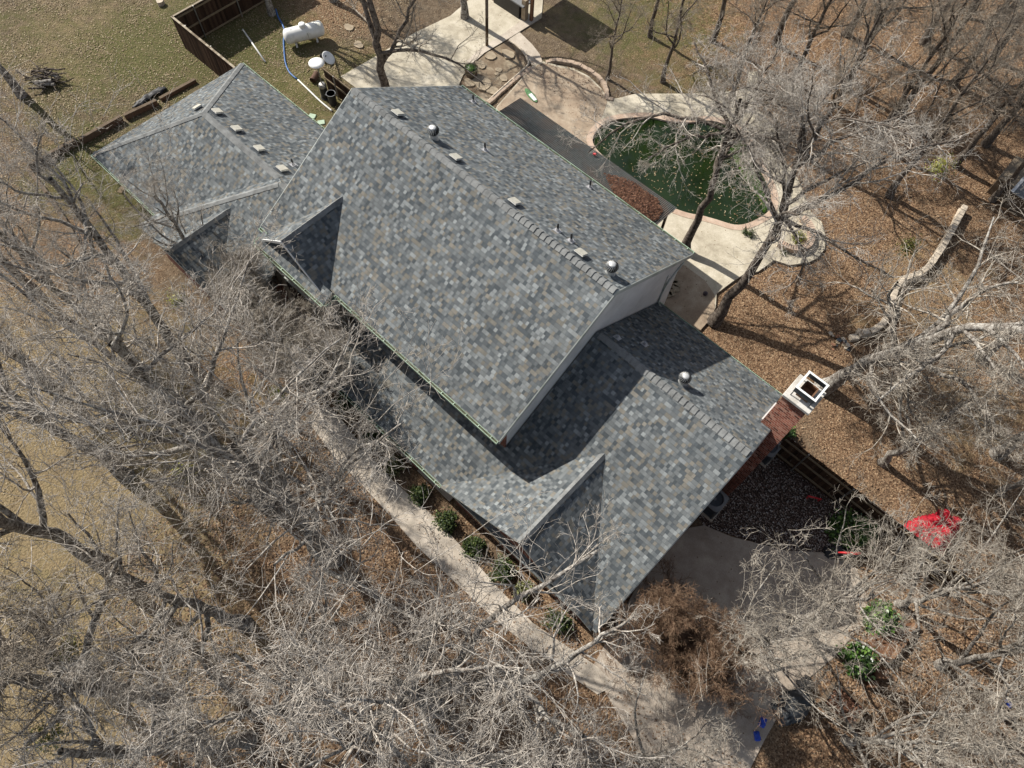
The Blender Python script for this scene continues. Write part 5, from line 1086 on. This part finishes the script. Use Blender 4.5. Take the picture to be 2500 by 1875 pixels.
# sheds and gate at the right edge
def z4(x, y, z): return G(2350 + x / 3.173, 260 + y / 3.173, z)
q = [z4(275, 552, 1.1), z4(418, 378, 1.25), z4(560, 455, 1.25), z4(402, 632, 1.1)]; cq = np.mean(q, 0)
sh = empty('low_shed', (cq[0], cq[1], 0), 'low shed with a flat silver grey board roof at the right edge', 'shed')
b = MB(); b.extrude(q, (0, 0, -.07)); b.build('board_roof', M['greywood'], sh)
b = MB(); qq = [cq + (a - cq) * .86 for a in q]; b.extrude([(a[0], a[1], 0) for a in qq], (0, 0, 1.0)); b.build('wall', M['timber'], sh)
q = [z4(383, 662, 1.0), z4(476, 556, 1.3), z4(640, 660, 1.3), z4(560, 770, 1.0)]; cq = np.mean(q, 0)
sh = empty('low_shed', (cq[0], cq[1], 0), 'dark metal roofed low shed below the board roofed one', 'shed')
b = MB(); b.extrude(q, (0, 0, -.05)); b.build('metal_roof', M['acgrey'], sh)
b = MB(); a = (q[0] + q[1]) / 2; d = q[1] - q[0]; d /= np.linalg.norm(d); b.box(a + [0, 0, .012], (np.linalg.norm(q[1] - q[0]), .16, .02), ax=(d, np.cross(_Z, d), _Z)); b.build('ridge_flashing', M['white_metal'], sh)
b = MB(); qq = [cq + (a - cq) * .85 for a in q]; b.extrude([(a[0], a[1], 0) for a in qq], (0, 0, .9)); b.build('wall', M['timber'], sh)
p0 = z4(300, 212, 0); p1 = z4(385, 130, 0); p2 = z4(476, 175, 0); ig = empty('iron_fence', tuple(p0), 'black iron railing above the low sheds', 'railing')
for a, c in ((p0, p1), (p1, p2 + (p2 - p1))):
    b = MB(); n = 16
    for z in (.25, 1.15): b.tube([a + [0, 0, z], c + [0, 0, z]], .02, 6)
    for i in range(n + 1): t = a + (c - a) * i / n; b.tube([t, t + [0, 0, 1.2]], .011, 5)
    b.build('panel', M['blackpl'], ig)
# condensers and cabinets along the right wall
def condenser(c, label, s=.86, h=.88):
    e = empty('air_conditioner', (c[0], c[1], .03), label, 'air conditioner', 'air conditioners by the brick wall'); x, y = c[0], c[1]
    b = MB(); b.box((x, y, .07), (s + .12, s + .12, .08)); b.build('pad', M['conc_walk'], e)
    b = MB(); rad = .12; n = 44
    b.box((x, y, .11 + h * .46), (s - .06, s - .06, h * .9))
    for i in range(11):
        for sd in range(4):
            an = sd * math.pi / 2; b.box((x + math.cos(an) * (s / 2 - .015), y + math.sin(an) * (s / 2 - .015), .18 + i * h * .078), (.03, s - .2, .018), rz=an)
    for sx in (1, -1):
        for sy in (1, -1): b.box((x + sx * (s / 2 - .05), y + sy * (s / 2 - .05), .11 + h * .47), (.1, .1, h * .94), bev=.02)
    b.build('case', M['darkmetal'], e)
    b = MB(); pr = []; m_ = 40
    def sq(t, a): ct, st = math.cos(t), math.sin(t); k = (abs(ct) ** 5 + abs(st) ** 5) ** (-1 / 5); return (x + a * k * ct, y + a * k * st)
    V = []; 
    for i in range(m_):
        t = 2 * math.pi * i / m_; o_ = sq(t, s / 2 + .01); i_ = (x + .335 * math.cos(t), y + .335 * math.sin(t)); V += [(*o_, .11 + h * .92), (*o_, .11 + h), (*i_, .11 + h + .03), (*i_, .11 + h * .8)]
    F = []
    for i in range(m_):
        a_, c_ = i * 4, ((i + 1) % m_) * 4
        for k in range(3): F.append((a_ + k, c_ + k, c_ + k + 1, a_ + k + 1))
    b.add(V, F); b.build('top_shroud', M['acgrey'], e, smooth=False)
    b = MB(); b.lathe([(.33, 0), (0, 0)], (x, y, .11 + h * .82), 24); b.build('fan_well', M['dark'], e)
    b = MB(); b.lathe([(.07, 0), (.07, .08), (0, .1)], (x, y, .11 + h * .86), 16)
    for k in range(4):
        an = k * math.pi / 2 + .5; d = np.array([math.cos(an), math.sin(an), 0]); t = np.array([-d[1], d[0], .35]); q = np.array([x, y, .11 + h * .88]); b.add([q + d * .05 - t * .04, q + d * .3 - t * .09, q + d * .3 + t * .09, q + d * .05 + t * .04], [(0, 1, 2, 3)])
    b.build('fan', M['acgrey'], e)
    b = MB()
    for k in range(8):
        an = k * math.pi / 4; b.tube([(x + .07 * math.cos(an), y + .07 * math.sin(an), .11 + h + .035), (x + .335 * math.cos(an), y + .335 * math.sin(an), .11 + h + .03)], .004, 4)
    b.build('fan_guard', M['blackpl'], e); return e
condenser((13.18, -.22), 'grey condenser unit half under the right roof edge with its fan in view')
p = G(1885, 1090, .8); condenser((p[0] - .1, p[1] - .1), 'grey condenser unit in the shade at the chimney foot', .8, .8)
for i, (x, y) in enumerate(((1792, 1186), (1810, 1168), (1828, 1152))):
    p = G(x, y, .8); b = MB(); b.box((12.98, p[1], .45), (.3, .38, .88), bev=.015); b.box((12.98, p[1], .905), (.33, .4, .03)); o = b.build('utility_cabinet', M['acgrey'], loc=(12.98, p[1], 0)); tag(o, ('grey cabinet at the brick wall nearest the condenser in view', 'middle grey cabinet of three at the brick wall', 'grey cabinet at the brick wall nearest the chimney')[i], 'cabinet', 'cabinets along the brick wall')
# side patio bits
for i, (x, y) in enumerate(((275, 355), (302, 402), (292, 440), (250, 482), (208, 502))):
    p = G(1580 + x / 4.23, 600 + y / 4.23, .15); rock((p[0], p[1], .118), .42, 'flag', 'border_stone', 'border stone of the half round bed at the gable wall corner', 'border stone', 'stones of the half round bed', 120 + i, .9)
litter('leaf_litter', [tuple(G(1580 + x / 4.23, 600 + y / 4.23, .12)[:2]) for x, y in ((265, 370), (285, 400), (270, 440), (230, 470), (190, 480), (215, 430))], 160, .07, 'litterr', .12, .15, 209)
p = G(1580 + 600 / 4.23, 600 + 497 / 4.23, .2); b = MB(); b.lathe([(.115 * math.sin(t), .115 - .115 * math.cos(t)) for t in np.linspace(.01, math.pi - .01, 10)], (p[0], p[1], .118), 18); o = b.build('ball', plain('dull_purple_rubber', (.06, .045, .055), .5, .3), loc=(p[0], p[1], .118), smooth=True); tag(o, 'dark ball lying on the tan side patio', 'ball')
